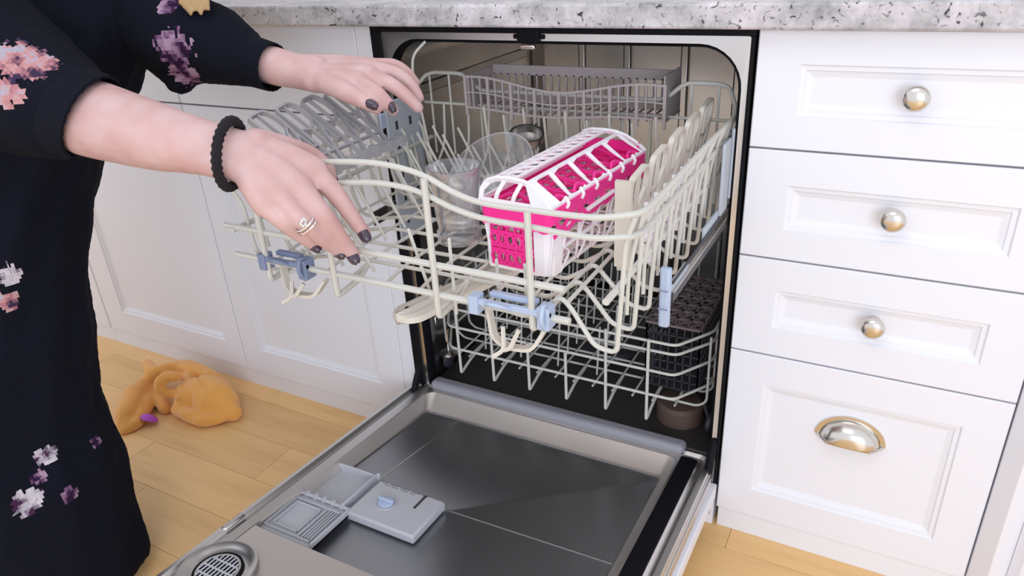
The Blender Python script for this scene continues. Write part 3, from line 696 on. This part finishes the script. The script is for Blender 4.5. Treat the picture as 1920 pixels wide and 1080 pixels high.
# white lid: arched cross section, ribs and long bars
arc = [(0, .086), (.000, .098), (.005, .107), (.018, .1115), (.038, .1125), (.056, .1115), (.070, .107), (.086, .097), (WB+.001, .086)]
def A_(s):
    s = max(0, min(1, s))*(len(arc)-1); i = min(int(s), len(arc)-2); f = s-i
    return (arc[i][0]*(1-f)+arc[i+1][0]*f, arc[i][1]*(1-f)+arc[i+1][1]*f)
def LP(s, v): x, z = A_(s); inset = .010*max(0, (z-.086)/.026); return V3(x, .0+inset+v*(LB-2*inset)+.0, z)
bm = bmesh.new()
for s in (0, .30, .42, .52, .66, 1):
    tube(bm, [LP(s, v/12) for v in range(13)], 0, flat=(.0066 if s in (0, 1) else (.0055 if s == .66 else .0042), .0034, (0, 0, 1) if .1 < s < .9 else (1, 0, 0)))
for k in range(6):
    v = .015+k*.194
    tube(bm, smoothpath([LP(.66+.34*q/6, min(1, max(0, v-.030*math.sin(q/6*math.pi*.9)))) for q in range(7)], 3), 0, flat=(.0060, .0034, (0, 0, 1)))
    if k < 5:      # rounded corners of each window
        for (s1, v1), (s2, v2) in (((.70, v+.06), (.66, v+.14)), ((.97, v+.02), (1, v+.10)), ((.97, v+.175), (1, v+.12))):
            tube(bm, [LP(s1, v1-.045), LP(s2, v2-.045)], 0, flat=(.0036, .0028, (.5, 0, 1)))
for k in range(6): tube(bm, [LP(0, k/5), LP(.12, k/5), LP(.30, k/5)], 0, flat=(.0052, .003, (0, 1, .4)))
for k in range(12):
    v = k/12+.01; tube(bm, [LP(.30, v), LP(.42, v+.045)], 0, flat=(.0034, .0026, (0, 0, 1))); tube(bm, [LP(.42, v+.02), LP(.52, v+.062)], 0, flat=(.0034, .0026, (0, 0, 1)))
for v in (0, 1):
    tube(bm, smoothpath([LP(s/16, v) for s in range(0, 17)], 2), 0, flat=(.0062, .0044, (0, 1, .4)))
for v in (0, 1): tube(bm, [LP(0, v)+V3(0, 0, .001), LP(1, v)+V3(0, 0, .001)], 0, flat=(.0060, .003, (0, 1, 0)))
for x in (.026, .050): tube(bm, smoothpath([V3(x-.005, .001, .088), V3(x-.001, .001, .098), V3(x+.004, .010, .111)], 4), 0, flat=(.0050, .0030, (0, 1, 0)))
q = [LP(.64, .0), LP(.66, .07), LP(1, .10), LP(1, 0), V3(.072, -.0015, .087)]
a = [bm.verts.new(p) for p in q]; b = [bm.verts.new(p+V3(.002, -.003, .002)) for p in q]
bm.faces.new(a); bm.faces.new(b[::-1])
for i in range(5): bm.faces.new((a[i], a[(i+1) % 5], b[(i+1) % 5], b[i]))
link('lid', bm, 'bwhite', pk, bevel=.0005)
# side hinge pegs
for i in range(6):
    bm = bmesh.new(); tube(bm, smoothpath([V3(WB+.0005, .035+i*.037, .092), V3(WB+.006, .033+i*.037, .086), V3(WB+.004, .032+i*.037, .080)], 3), .0022, 6)
    link('lid_peg', bm, 'bwhite', pk, True)
bm = bmesh.new(); tube(bm, [V3(WB+.003, .085, .060), V3(WB+.004, .155, .062)], .003, 8)
link('side_bar', bm, 'bwhite', pk, True)

# ------------------------------------------------------------------ glassware
bm = bmesh.new()
prof = [(.0, 0), (.026, 0), (.030, .002), (.030, .006), (.027, .009), (.0295, .011), (.0305, .015), (.028, .018), (.0275, .022), (.030, .045), (.031, .075), (.034, .092), (.0365, .100), (.0365, .104), (.0345, .104), (.0325, .097), (.0285, .075), (.0270, .045), (.0255, .026), (.018, .020), (0, .019)]
lathe(bm, prof, seg=36)
tg = link('glass_jar', bm, 'glass', None, True); tg.location = (.292, -.235, .586)
tag(tg, 'clear glass jar with ringed base beside the pink basket', 'jar')
bm = bmesh.new()
prof = [(.0, .004), (.020, .004), (.040, .012), (.056, .028), (.064, .048), (.066, .052), (.068, .052), (.068, .049), (.066, .046), (.058, .025), (.042, .009), (.021, 0), (0, 0)]
lathe(bm, prof, seg=44); gb = link('glass_bowl', bm, 'glass', None, True)
gb.location = (.292, -.105, .612); gb.rotation_euler = (R(38), R(-8), 0)
tag(gb, 'large clear glass bowl leaning behind the glass jar', 'bowl')
bm = bmesh.new(); lathe(bm, [(0, 0), (.020, 0), (.024, .004), (.024, .012), (.026, .014), (.026, .017), (.023, .017), (.021, .006), (0, .004)], seg=32)
lid = link('jar_lid', bm, 'tub', None, True); lid.location = (.305, -.055, .672); lid.rotation_euler = (R(14), R(10), 0)
tag(lid, 'small round steel lid resting on the glass bowl', 'lid')

# ------------------------------------------------------------------ lower rack
lr = thing('lower_rack', 'coated wire lower rack pushed into the dishwasher bottom', 'dish rack')
yF = .012
for z, dy in ((.338, 0), (.318, .004), (.281, 0), (.233, 0)):
    wire('front_rail', [(.040, .48, z), (.040, yF+.07, z), (.082, yF+dy, z), (.525, yF+dy, z), (.570, yF+.07, z), (.570, .48, z)], .0025, 'wirelow', lr, .012)
for i, x in enumerate((.104, .178, .254, .329, .405, .480)):
    zt = (.323, .321, .283, .281, .345, .342)[i]
    wire('front_hook', [(x, yF-.003, zt), (x, yF-.003, .181), (x, yF+.035, .192), (x, yF+.09, .198)], .0028, 'wirelow', lr, .005)
for x in (.08, .104, .141, .178, .216, .254, .292, .329, .367, .405, .443, .480, .52):
    wire('floor_wire', [(x, yF+.03, .200), (x, .47, .200), (x, .48, .33)], .0020, 'wirelow', lr, .01)
for k in range(10):
    y = .06+k*.045; wire('cross_wire', [(.040, y, .338), (.040, y, .21), (.055, y, .198), (.555, y, .198), (.570, y, .21), (.570, y, .338)], .0022, 'wirelow', lr, .01)
for k in range(8):
    for x in (.12, .20, .28, .36):
        bm = bmesh.new(); y = .08+k*.045; tube(bm, [(x, y, .20), (x+.004, y+.006, .30)], .0019, 6); link('tine', bm, 'wirelow', lr, True)
for x in (.034, .576):
    for y in (.07, .44):
        bm = bmesh.new(); lathe(bm, [(0, -.005), (.014, -.005), (.017, -.003), (.017, .003), (.014, .005), (0, .005)], mtx=Matrix.Rotation(R(90), 4, 'Y'), c=(x, y, .16)); tube(bm, [(x, y, .16), (x+(.012 if x < .3 else -.012), y, .20)], .003, 6); link('wheel', bm, 'darkplastic', lr, True)
bm = bmesh.new(); lathe(bm, [(.0, .004), (.012, .003), (.018, 0), (.019, .001), (.012, .006), (.003, .008), (.002, .022), (0, .023)], c=(.064, .03, .205)); tube(bm, [(.064, .03, .228), (.070, .028, .262)], .0016, 6)
sp = link('whisk_tip', bm, 'chrome', None, True); sp.name = 'small_spoon'; tag(sp, 'small shiny metal utensil at the left corner of the lower rack', 'utensil')
# dark cutlery basket
cb = thing('cutlery_basket', 'dark grey cutlery basket with a slotted lid, right side of the lower rack', 'basket', (.452, .085, .205))
bw, bl_, bh = .094, .20, .125
bm = bmesh.new()
for i in range(8):
    x = bw*i/7
    for y in (0, bl_): box(bm, (x-.0012, y-.0012, 0), (x+.0012, y+.0012, bh))
for i in range(14):
    y = bl_*i/13
    for x in (0, bw): box(bm, (x-.0012, y-.0012, 0), (x+.0012, y+.0012, bh))
for k in range(8):
    z = bh*k/7
    for y in (0, bl_): box(bm, (0, y-.0012, z-.0012), (bw, y+.0012, z+.0012))
    for x in (0, bw): box(bm, (x-.0012, 0, z-.0012), (x+.0012, bl_, z+.0012))
box(bm, (.004, .004, -.002), (bw-.004, bl_-.004, .001))
link('basket_mesh', bm, 'darkplastic', cb)
bm = bmesh.new()
nx_, ny_ = 4, 7
for i in range(nx_+1): box(bm, (bw*i/nx_-.0025, 0, bh), (bw*i/nx_+.0025, bl_, bh+.004))
for k in range(ny_+1): box(bm, (0, bl_*k/ny_-.003, bh), (bw, bl_*k/ny_+.003, bh+.004))
for i in range(nx_):
    for k in range(ny_):
        xa, ya = bw*i/nx_, bl_*k/ny_; tube(bm, [(xa, ya, bh+.002), (xa+bw/nx_, ya+bl_/ny_, bh+.002)], 0, flat=(.004, .003, (0, 0, 1)))
link('slotted_lid', bm, 'dimlid', cb)
# ------------------------------------------------------------------ organic builder: tapered chains fused into one skin
def chain(bm, pts, seg=12):
    """pts: (Vector, radius) list; tube with hemispherical ends"""
    P = [Vector(p) for p, r in pts]; Rr = [r for p, r in pts]
    a = (P[0]-P[1]).normalized(); b = (P[-1]-P[-2]).normalized()
    PP = [P[0]+a*Rr[0]*q for q in (1, .87, .5)]+P+[P[-1]+b*Rr[-1]*q for q in (.5, .87, 1)]
    RR = [Rr[0]*q for q in (.06, .5, .87)]+Rr+[Rr[-1]*q for q in (.87, .5, .06)]
    tube(bm, PP, RR, seg)
def curvechain(bm, pts, k=4, seg=12):
    P = smoothpath([p for p, r in pts], k); n_ = len(pts)-1
    Rr = [pts[min(int(i/k), n_)][1]*(1-(i % k)/k)+pts[min(int(i/k)+1, n_)][1]*((i % k)/k) for i in range(len(P))]
    chain(bm, list(zip(P, Rr)), seg)
def ellipsoid(bm, c, rx, ry, rz, rot=None):
    r = bmesh.ops.create_icosphere(bm, subdivisions=3, radius=1)['verts']
    for v in r:
        q = Vector((v.co.x*rx, v.co.y*ry, v.co.z*rz)); v.co = (rot @ q if rot else q)+Vector(c)
def fuse(name, bm, voxel, m, parent, smooth=4, post=None, fac=.5):
    me = bpy.data.meshes.new(name); bmesh.ops.recalc_face_normals(bm, faces=bm.faces); bm.to_mesh(me); bm.free()
    tmp = bpy.data.objects.new('tmp', me); COL.objects.link(tmp)
    r = tmp.modifiers.new('r', 'REMESH'); r.mode = 'VOXEL'; r.voxel_size = voxel
    s = tmp.modifiers.new('s', 'SMOOTH'); s.iterations = smooth; s.factor = fac
    dg = bpy.context.evaluated_depsgraph_get(); dg.update()
    new = bpy.data.meshes.new_from_object(tmp.evaluated_get(dg)); bpy.data.objects.remove(tmp)
    new.name = name
    if post:
        nr = [v.normal.copy() for v in new.vertices]
        for v, n_ in zip(new.vertices, nr): v.co = post(v.co.copy(), n_)
    for p in new.polygons: p.use_smooth = True
    o = bpy.data.objects.new(name, new); COL.objects.link(o); new.materials.clear(); new.materials.append(M[m])
    if parent: o.parent = parent
    return o
RIGHT = MC @ Vector((1, 0, 0)); DOWN = MC @ Vector((0, -1, 0)); FWD = MC @ Vector((0, 0, -1))

# ------------------------------------------------------------------ person
LV = Vector((-.87, -.49, 0))
# body of the garment: horizontal sections whose right outline follows the photographed silhouette
sil = [(-330, 1.16, .13, .10), (-150, 1.12, .16, .12), (0, 1.08, .19, .14), (100, 1.08, .19, .15), (180, 1.08, .18, .15), (300, 1.10, .17, .14), (400, 1.10, .17, .14), (560, 1.12, .18, .15), (700, 1.14, .20, .16), (780, 1.15, .205, .17), (860, 1.17, .22, .17), (950, 1.20, .23, .18), (1060, 1.23, .24, .18), (1200, 1.30, .25, .18)]
su = {-330: 240, -150: 285, 0: 286, 100: 268, 180: 248, 300: 190, 400: 158, 560: 155, 700: 160, 780: 170, 860: 210, 950: 238, 1060: 266, 1200: 300}
DV = Vector((-.49, .87, 0))
CENT = [(at(su[v], v, d)+LV*r1) for v, d, r1, r2 in sil]
def cen(z):
    for a_, b_ in zip(CENT, CENT[1:]):
        if a_.z >= z >= b_.z:
            q = a_.lerp(b_, (a_.z-z)/(a_.z-b_.z)); return Vector((q.x, q.y, z))
    q = CENT[0] if z > CENT[0].z else CENT[-1]; return Vector((q.x, q.y, z))
bm = bmesh.new()
# right (near) arm and hand
elbow = at(70, 190, .86); wrist = at(444, 292, .765)
sh_r = at(-190, -150, .93)
curvechain(bm, [(sh_r, .050), (at(-70, 40, .89), .044), (elbow, .042), (at(180, 224, .83), .0445), (at(300, 258, .79), .0365), (at(385, 277, .777), .0270), (at(444, 292, .776), .0205), (at(475, 299, .786), .015)], seg=20)
for q in (-1, 1):
    curvechain(bm, [(at(300, 258, .79)+DOWN*.002*q, .0345), (at(385, 277, .777)+DOWN*.0055*q, .0245), (at(440, 291, .774)+DOWN*.0085*q, .0200), (at(474, 299, .784)+DOWN*.0095*q, .0165)], seg=18)
def finger(pts, r0, r1, k=4):
    n_ = len(pts)-1; curvechain(bm, [(at(u, v, d), r0+(r1-r0)*i/n_) for i, (u, v, d) in enumerate(pts)], k, 14)
W1 = [(474, 272, .788), (468, 288, .780), (462, 304, .776), (460, 317, .776)]
MCP = [(588, 318, .812), (562, 350, .796), (528, 372, .786), (494, 386, .782)]
for w_, mcp, r in zip(W1, MCP, (.0155, .0150, .0145, .0125)): curvechain(bm, [(at(*w_), .0158), (at((w_[0]+mcp[0])/2, (w_[1]+mcp[1])/2-3, (w_[2]+mcp[2])/2-.004), .0160), (at(*mcp), r)], 4, 14)
for a_, b_ in ((0, 1), (1, 2), (2, 3)):   # webbing between metacarpals
    for t in (.35, .6, .85):
        A1 = at(*W1[a_]).lerp(at(*MCP[a_]), t); B1 = at(*W1[b_]).lerp(at(*MCP[b_]), t); chain(bm, [(A1.lerp(B1, .3)+FWD*.002, .0135), (A1.lerp(B1, .7)+FWD*.002, .0135)])
finger([(588, 320, .812), (628, 362, .818), (654, 397, .832), (683, 438, .852)], .0130, .0082)
finger([(562, 350, .796), (602, 398, .800), (632, 437, .820), (663, 478, .846)], .0130, .0082)
finger([(528, 372, .786), (568, 414, .790), (600, 444, .812), (638, 472, .842)], .0122, .0078)
finger([(494, 386, .782), (530, 416, .790), (558, 439, .810), (592, 461, .832)], .0108, .0068)
finger([(478, 268, .785), (525, 276, .812), (578, 292, .845), (610, 316, .858), (619, 341, .868)], .0165, .0090)
# left (far) arm and hand
l_el = at(330, 62, 1.04); sh_l = at(180, -170, 1.17)
curvechain(bm, [(sh_l, .048), (at(250, -60, 1.11), .044), (l_el, .038), (at(420, 92, 1.02), .030), (at(505, 121, 1.0), .0262), (at(555, 133, .995), .0238), (at(590, 138, .99), .0250)], seg=18)
W2 = [(590, 152, .982), (592, 142, .990), (592, 132, 1.0), (590, 124, 1.008)]
MC2 = [(672, 152, .972), (690, 139, .985), (698, 129, 1.0), (700, 124, 1.018)]
for w_, mcp, r in zip(W2, MC2, (.0135, .0135, .013, .0115)): curvechain(bm, [(at(*w_), .0165), (at((w_[0]+mcp[0])/2, (w_[1]+mcp[1])/2, (w_[2]+mcp[2])/2), .0155), (at(*mcp), r)], 4, 14)
for a_, b_ in ((0, 1), (1, 2), (2, 3)):
    for t in (.4, .8):
        A1 = at(*W2[a_]).lerp(at(*MC2[a_]), t); B1 = at(*W2[b_]).lerp(at(*MC2[b_]), t); chain(bm, [(A1.lerp(B1, .3), .013), (A1.lerp(B1, .7), .013)])
finger([(672, 154, .972), (704, 172, .958), (724, 191, .962), (738, 207, .972)], .0115, .0078)
finger([(690, 141, .985), (732, 158, .972), (762, 180, .976), (784, 202, .985)], .0115, .0080)
finger([(698, 129, 1.0), (742, 138, .995), (770, 158, 1.0), (786, 184, 1.008)], .0112, .0076)
finger([(702, 122, 1.018), (738, 122, 1.02), (763, 136, 1.025), (780, 156, 1.03)], .0100, .0068)
finger([(598, 150, .980), (630, 163, .962), (662, 180, .955), (688, 192, .955), (706, 203, .960)], .0160, .0086)
# torso, neck, head, legs (mostly covered by the cardigan)
hip = cen(.80); chest = cen(.98); neck = sh_r.lerp(sh_l, .5)+Vector((.02, .02, .05)); head = neck+Vector((.085, .085, .13))
chain(bm, [(hip, .095), (hip.lerp(chest, .5), .092), (chest, .095)], 24)
chain(bm, [(chest, .10), (sh_r.lerp(sh_l, .5), .08)], 24)
chain(bm, [(sh_r, .052), (sh_r.lerp(sh_l, .5), .075), (sh_l, .052)], 18)
chain(bm, [(chest, .12), (neck-Vector((0, 0, .03)), .07), (neck+Vector((.01, .01, .03)), .052), (head-Vector((.02, .02, .05)), .05)], 18)
fd = Vector((.70, .52, -.48)).normalized()      # where the face looks: down into the rack
sx = fd.cross(Vector((0, 0, 1))).normalized(); upv = sx.cross(fd).normalized()
HR = Matrix((sx, fd, upv)).transposed()
ellipsoid(bm, head+upv*.015, .074, .092, .098, HR)
ellipsoid(bm, head+fd*.030-upv*.058, .050, .058, .050, HR)       # jaw
hp = lambda a, b, c: head+sx*a+fd*b+upv*c
chain(bm, [(hp(0, .083, .012), .009), (hp(0, .094, -.008), .0105), (hp(0, .103, -.024), .0125)])      # nose
for s in (-1, 1):
    chain(bm, [(hp(.009*s, .094, -.028), .008), (hp(.004*s, .098, -.028), .008)])
    chain(bm, [(hp(.018*s, .084, .026), .008), (hp(.042*s, .074, .026), .008)])    # brow
    chain(bm, [(hp(.073*s, .0, .018), .010), (hp(.077*s, -.008, .0), .010), (hp(.073*s, .002, -.020), .008)])   # ear
for s in (-1, 1):
    o_ = lambda z, q=.055: cen(z)+Vector((.49, -.87, 0))*(q*s)
    curvechain(bm, [(o_(.76, .035), .072), (o_(.6, .05), .066), (o_(.44), .052), (o_(.32), .048), (o_(.11), .034)], seg=16)
    chain(bm, [(o_(.10), .032), (o_(.04), .028), (o_(.035)+Vector((.05, .03, 0)), .024)])
person = fuse('person', bm, .0028, 'skin', None, smooth=6)
tag(person, 'person in a black floral knit cardigan reaching both hands to the rack', 'person')
# nails: small curved plates on the fingertips
def nail(u, v, d, ux, uy, w=.0062, l=.0085, out=.0015, nv=None):
    p = at(u, v, d); ax = (RIGHT*ux+DOWN*uy).normalized(); side = ax.cross(FWD).normalized(); nrm = -FWD if nv is None else nv.normalized()
    side = ax.cross(nrm).normalized()
    bm = bmesh.new(); g = []
    for j in range(7):
        tl = -1+2*j/6; wl = w*math.sqrt(max(.05, 1-max(0, tl)**2.2*.9)); row_ = []
        for i in range(7):
            tw = -1+2*i/6; row_.append(bm.verts.new(p+side*wl*tw+ax*l*tl+nrm*(.0088-.0045*tw*tw-.0012*tl*tl+out)))
        g.append(row_)
    for j in range(6):
        for i in range(6): bm.faces.new((g[j][i], g[j][i+1], g[j+1][i+1], g[j+1][i]))
    o = link('fingernail', bm, 'nail', person, True); s_ = o.modifiers.new('s', 'SOLIDIFY'); s_.thickness = .0012; s_.offset = 0
    tag(o, 'dark glossy nail polish'); return o
nail(686, 443, .850, .6, .8); nail(665, 484, .846, .6, .8); nail(641, 478, .843, .8, .6, .0052, .006); nail(596, 466, .833, .8, .5, .005, .006)
nail(620, 336, .872, .25, 1, .0055, .009, .0015, RIGHT*.8-FWD*.6); nail(700, 199, .956, .9, .5, .0060, .0085, .003); nail(737, 205, .968, .4, .9, .0050, .007, .0035)
# hair tie on the near wrist
hc = at(433, 289, .768); hax = (at(480, 303, .77)-at(390, 277, .772)).normalized()
hax = (hax+RIGHT*.02-DOWN*.16).normalized(); e1 = DOWN-hax*DOWN.dot(hax); e1.normalize(); e2 = hax.cross(e1)
bm = bmesh.new(); nb = 120
tube(bm, [hc+e1*math.cos(2*math.pi*i/nb)*.0345+e2*math.sin(2*math.pi*i/nb)*.0335 for i in range(nb)], [.0052+.0007*math.sin(i*1.5) for i in range(nb)], 10, closed=True)
tag(link('hair_tie', bm, 'knitband', person, True), 'black braided hair tie worn at the wrist')
# ring on the ring finger
rc = at(574, 421, .793); rax = (at(600, 444, .812)-at(545, 391, .786)).normalized()
f1 = DOWN-rax*DOWN.dot(rax); f1.normalize(); f2 = rax.cross(f1)
bm = bmesh.new()
for dd in (-.0022, .0022): tube(bm, [rc+rax*dd+f1*math.cos(2*math.pi*i/32)*.0124+f2*math.sin(2*math.pi*i/32)*.0124 for i in range(32)], .0012, 8, closed=True)
for i in range(6):
    bmesh.ops.create_icosphere(bm, subdivisions=1, radius=.0026, matrix=Matrix.Translation(rc-FWD*.0128+rax*(.003*math.cos(i))+f1*(.004*math.sin(i*1.05)-.001)))
tag(link('finger_ring', bm, 'silver', person, True), 'silver twin-band ring with small stones')
# face details
for s in (-1, 1):
    bm = bmesh.new(); bmesh.ops.create_uvsphere(bm, u_segments=16, v_segments=10, radius=.0125, matrix=Matrix.Translation(hp(.031*s, .073, .012))); e_ = link('eyeball', bm, 'eye', person, True)
    bm = bmesh.new(); bmesh.ops.create_uvsphere(bm, u_segments=12, v_segments=8, radius=.006, matrix=Matrix.Translation(hp(.031*s, .0805, .010))); link('iris', bm, 'iris', e_, True)
bm = bmesh.new(); curvechain(bm, [(hp(-.022, .078, -.052), .003), (hp(0, .090, -.050), .0055), (hp(.022, .078, -.052), .003)]); link('mouth', bm, 'lip', person, True)
# hair: fused cap with long hanging locks, one tip dips into the picture
bm = bmesh.new()
ellipsoid(bm, head+upv*.030-fd*.022, .086, .096, .096, HR)
tips = [(hp(.08, -.06, 0), hp(.10, .02, -.15), at(380, -60, .99)),
        (hp(-.085, .02, .03), hp(-.09, .02, -.10), hp(-.08, .0, -.22)), (hp(-.08, -.05, .0), hp(-.085, -.05, -.12), hp(-.08, -.04, -.2)), (hp(0, -.09, .0), hp(.02, -.10, -.10), hp(.03, -.10, -.16)), (hp(.05, -.09, .0), hp(.06, -.09, -.10), hp(.07, -.08, -.16))]
for a_, b_, c_ in tips: curvechain(bm, [(a_, .026), (b_, .020), (c_, .004)], 5, 10)
for i in range(9):
    u0 = 344+i*5; curvechain(bm, [(hp(.080, .03-.006*i, .0), .016), (at(u0-4, -110, .99), .010), (at(u0, -30, .97), .0058), (at(u0+(i-4)*1.5, 6+(i*7) % 22, .965), .0030)], 5, 8)
tag(fuse('hair', bm, .0025, 'hair', person, 2), 'long dark blond hair hanging loose')

# cardigan ---------------------------------------------------------------
bm = bmesh.new()
rings = []
DV = Vector((-.49, .87, 0))
for v, d, r1, r2 in sil:
    s_ = at(su[v], v, d); c = s_+LV*r1
    z = max(.02, s_.z); rings.append([bm.verts.new(Vector((c.x, c.y, z))+LV*(math.cos(2*math.pi*k/40)*r1*(1+.02*math.sin(k*2.1+z*9)))+DV*(math.sin(2*math.pi*k/40)*r2*(1+.05*math.sin(k*1.7+z*6)))) for k in range(40)])
    if s_.z < .03: break
for A_r, B_r in zip(rings, rings[1:]):
    for k in range(40): bm.faces.new((A_r[k], A_r[(k+1) % 40], B_r[(k+1) % 40], B_r[k]))
bm.faces.new(rings[0]); bm.faces.new(rings[-1][::-1])
top = Vector((0, 0, 0))
for v in rings[0]: top += v.co/40
chain(bm, [(sh_r+Vector((.0, 0, -.02)), .080), (sh_r.lerp(sh_l, .5)+Vector((0, 0, -.03)), .10), (sh_l+Vector((0, 0, -.02)), .078)], 20)
chain(bm, [(top, .12), (sh_r.lerp(sh_l, .5)-Vector((0, 0, .04)), .10)], 20)
# near sleeve, bunched above the elbow; ends at the cuff
cuff = at(150, 212, .845)
curvechain(bm, [(sh_r, .078), (at(-80, 20, .90), .080), (at(20, 150, .875), .082), (at(92, 196, .856), .068), (at(126, 208, .846), .057)], 5, 24)
# far sleeve with sagging elbow
curvechain(bm, [(sh_l, .075), (at(260, -40, 1.10), .072), (at(330, 60, 1.045), .066), (at(385, 80, 1.03), .056), (at(440, 101, 1.015), .046), (at(462, 110, 1.01), .039)], 5, 20)
chain(bm, [(at(318, 60, 1.06), .050), (at(318, 110, 1.05), .042), (at(334, 150, 1.04), .022)], 16)
def knitfold(p, n_):
    f = noise.noise(p*9)*.010+noise.noise(p*22)*.0035+noise.noise(p*160)*.0012
    return p+n_*f
card = fuse('cardigan', bm, .006, 'knit', person, 4, knitfold)
tag(card, 'long black fuzzy knit with pink and violet floral pattern')
# clean sleeve ends as ribbed cuffs
def cuffring(c, ax, ra, rb, ln, tilt, t2):
    ax = ax.normalized(); g1 = DOWN-ax*DOWN.dot(ax); g1.normalize(); g2 = ax.cross(g1); bm = bmesh.new(); n_ = 96; rr = []
    for t, q in ((-1, 1.0), (-.3, 1.03), (.6, 1.0), (1, .985), (1.02, .93), (.4, .90)):
        rr.append([bm.verts.new(c+ax*ln*t+ax*tilt*math.cos(2*math.pi*k/n_)+ax*t2*math.sin(2*math.pi*k/n_)+(g1*math.cos(2*math.pi*k/n_)*ra+g2*math.sin(2*math.pi*k/n_)*rb)*q*(1+.012*math.sin(k*math.pi/2))) for k in range(n_)])
    for A_r, B_r in zip(rr, rr[1:]):
        for k in range(n_): bm.faces.new((A_r[k], A_r[(k+1) % n_], B_r[(k+1) % n_], B_r[k]))
    return link('sleeve_cuff', bm, 'knit', person, True)
cuffring(at(152, 214, .840), at(200, 232, .82)-at(90, 196, .858), .0520, .054, .022, -.014, -.028)
cuffring(at(484, 118, 1.002), at(505, 121, 1.0)-at(430, 98, 1.02), .0325, .034, .026, .002, 0)
# shoes
for s in (-1, 1):
    an = cen(.045)+Vector((.49, -.87, 0))*(.06*s); bm = bmesh.new()
    chain(bm, [(an+Vector((-.05, -.02, .0)), .040), (an+Vector((.02, .01, -.004)), .040), (an+Vector((.09, .04, -.008)), .034)])
    for v in bm.verts: v.co.z = max(v.co.z, .004)
    link('slipper', bm, 'trouser', person, True)
# place the printed flowers on the cloth
from mathutils.bvhtree import BVHTree
bv = BVHTree.FromObject(card, bpy.context.evaluated_depsgraph_get())
for u, v, d, r_, h_ in KNIT_PETALS:
    dr_ = (at(u, v, 1)-CAM).normalized(); hit = bv.ray_cast(CAM, dr_)
    if hit[0] is not None: knit_petal(hit[0], r_, h_)
L.new(prev, n['Principled BSDF'].inputs['Base Color'])

# ------------------------------------------------------------------ orange cloth on the floor
def fl_(u, v, z=.03): return on(u, v, 2, z)
bm = bmesh.new()
curvechain(bm, [(fl_(350, 752, .03), .028), (fl_(378, 738, .038), .044), (fl_(408, 750, .03), .046), (fl_(436, 772, .016), .022)], 5, 20)
curvechain(bm, [(fl_(335, 768, .018), .018), (fl_(375, 785, .016), .020), (fl_(440, 778, .012), .013)], 5, 16)
curvechain(bm, [(fl_(345, 695, .05), .026), (fl_(395, 715, .04), .030), (fl_(430, 748, .02), .022)], 5, 16)
curvechain(bm, [(fl_(284, 712, .03), .018), (fl_(256, 742, .026), .030), (fl_(240, 780, .018), .024), (fl_(228, 806, .008), .014)], 5, 18)
curvechain(bm, [(fl_(275, 745, .02), .022), (fl_(262, 785, .012), .018), (fl_(235, 808, .006), .010)], 5, 14)
curvechain(bm, [(fl_(276, 682, .055), .012), (fl_(290, 700, .05), .022), (fl_(318, 695, .055), .022), (fl_(345, 688, .055), .018)], 5, 16)
curvechain(bm, [(fl_(290, 735, .02), .018), (fl_(310, 765, .012), .014)], 4, 12)
# rolled hem making the dark eye in the middle
cE = fl_(322, 722, .065); a1, a2 = RIGHT, DOWN
for turn in (0,):
    curvechain(bm, [(cE+a1*math.cos(t)*.026+a2*math.sin(t)*.020+FWD*(-.004*math.cos(t*2)), .011) for t in [R(q) for q in range(20, 320, 30)]], 3, 12)
curvechain(bm, [(fl_(352, 700, .06), .010), (fl_(352, 722, .06), .011), (fl_(336, 745, .05), .010)], 4, 12)
def crease(p, n_):
    f = -.005*max(0, 1-abs(noise.noise(Vector((p.x*7+p.y*6, p.y*9-p.x*3, p.z*4+1))))*9)+noise.noise(p*14)*.004+noise.noise(p*40)*.0012
    q = p+n_*f; q.z = max(q.z, .0015); return q
tw = fuse('towel', bm, .0030, 'towel', None, 1, crease)
tag(tw, 'crumpled orange cloth lying on the wooden floor by the cabinets', 'cloth')
# small purple half-round thing tucked under it
bm = bmesh.new(); lathe(bm, [(.0, .012), (.010, .011), (.018, .006), (.020, 0), (.018, 0), (.0, .009)], seg=20)
for v in bm.verts:
    if v.co.y > 0: v.co.y *= .3
pc = link('plastic_scoop', bm, 'purple', None, True); pc.location = fl_(281, 789, .006)+Vector((0, 0, .004)); pc.rotation_euler = (R(-30), R(20), R(20))
tag(pc, 'small purple plastic piece lying beside the orange cloth', 'toy')
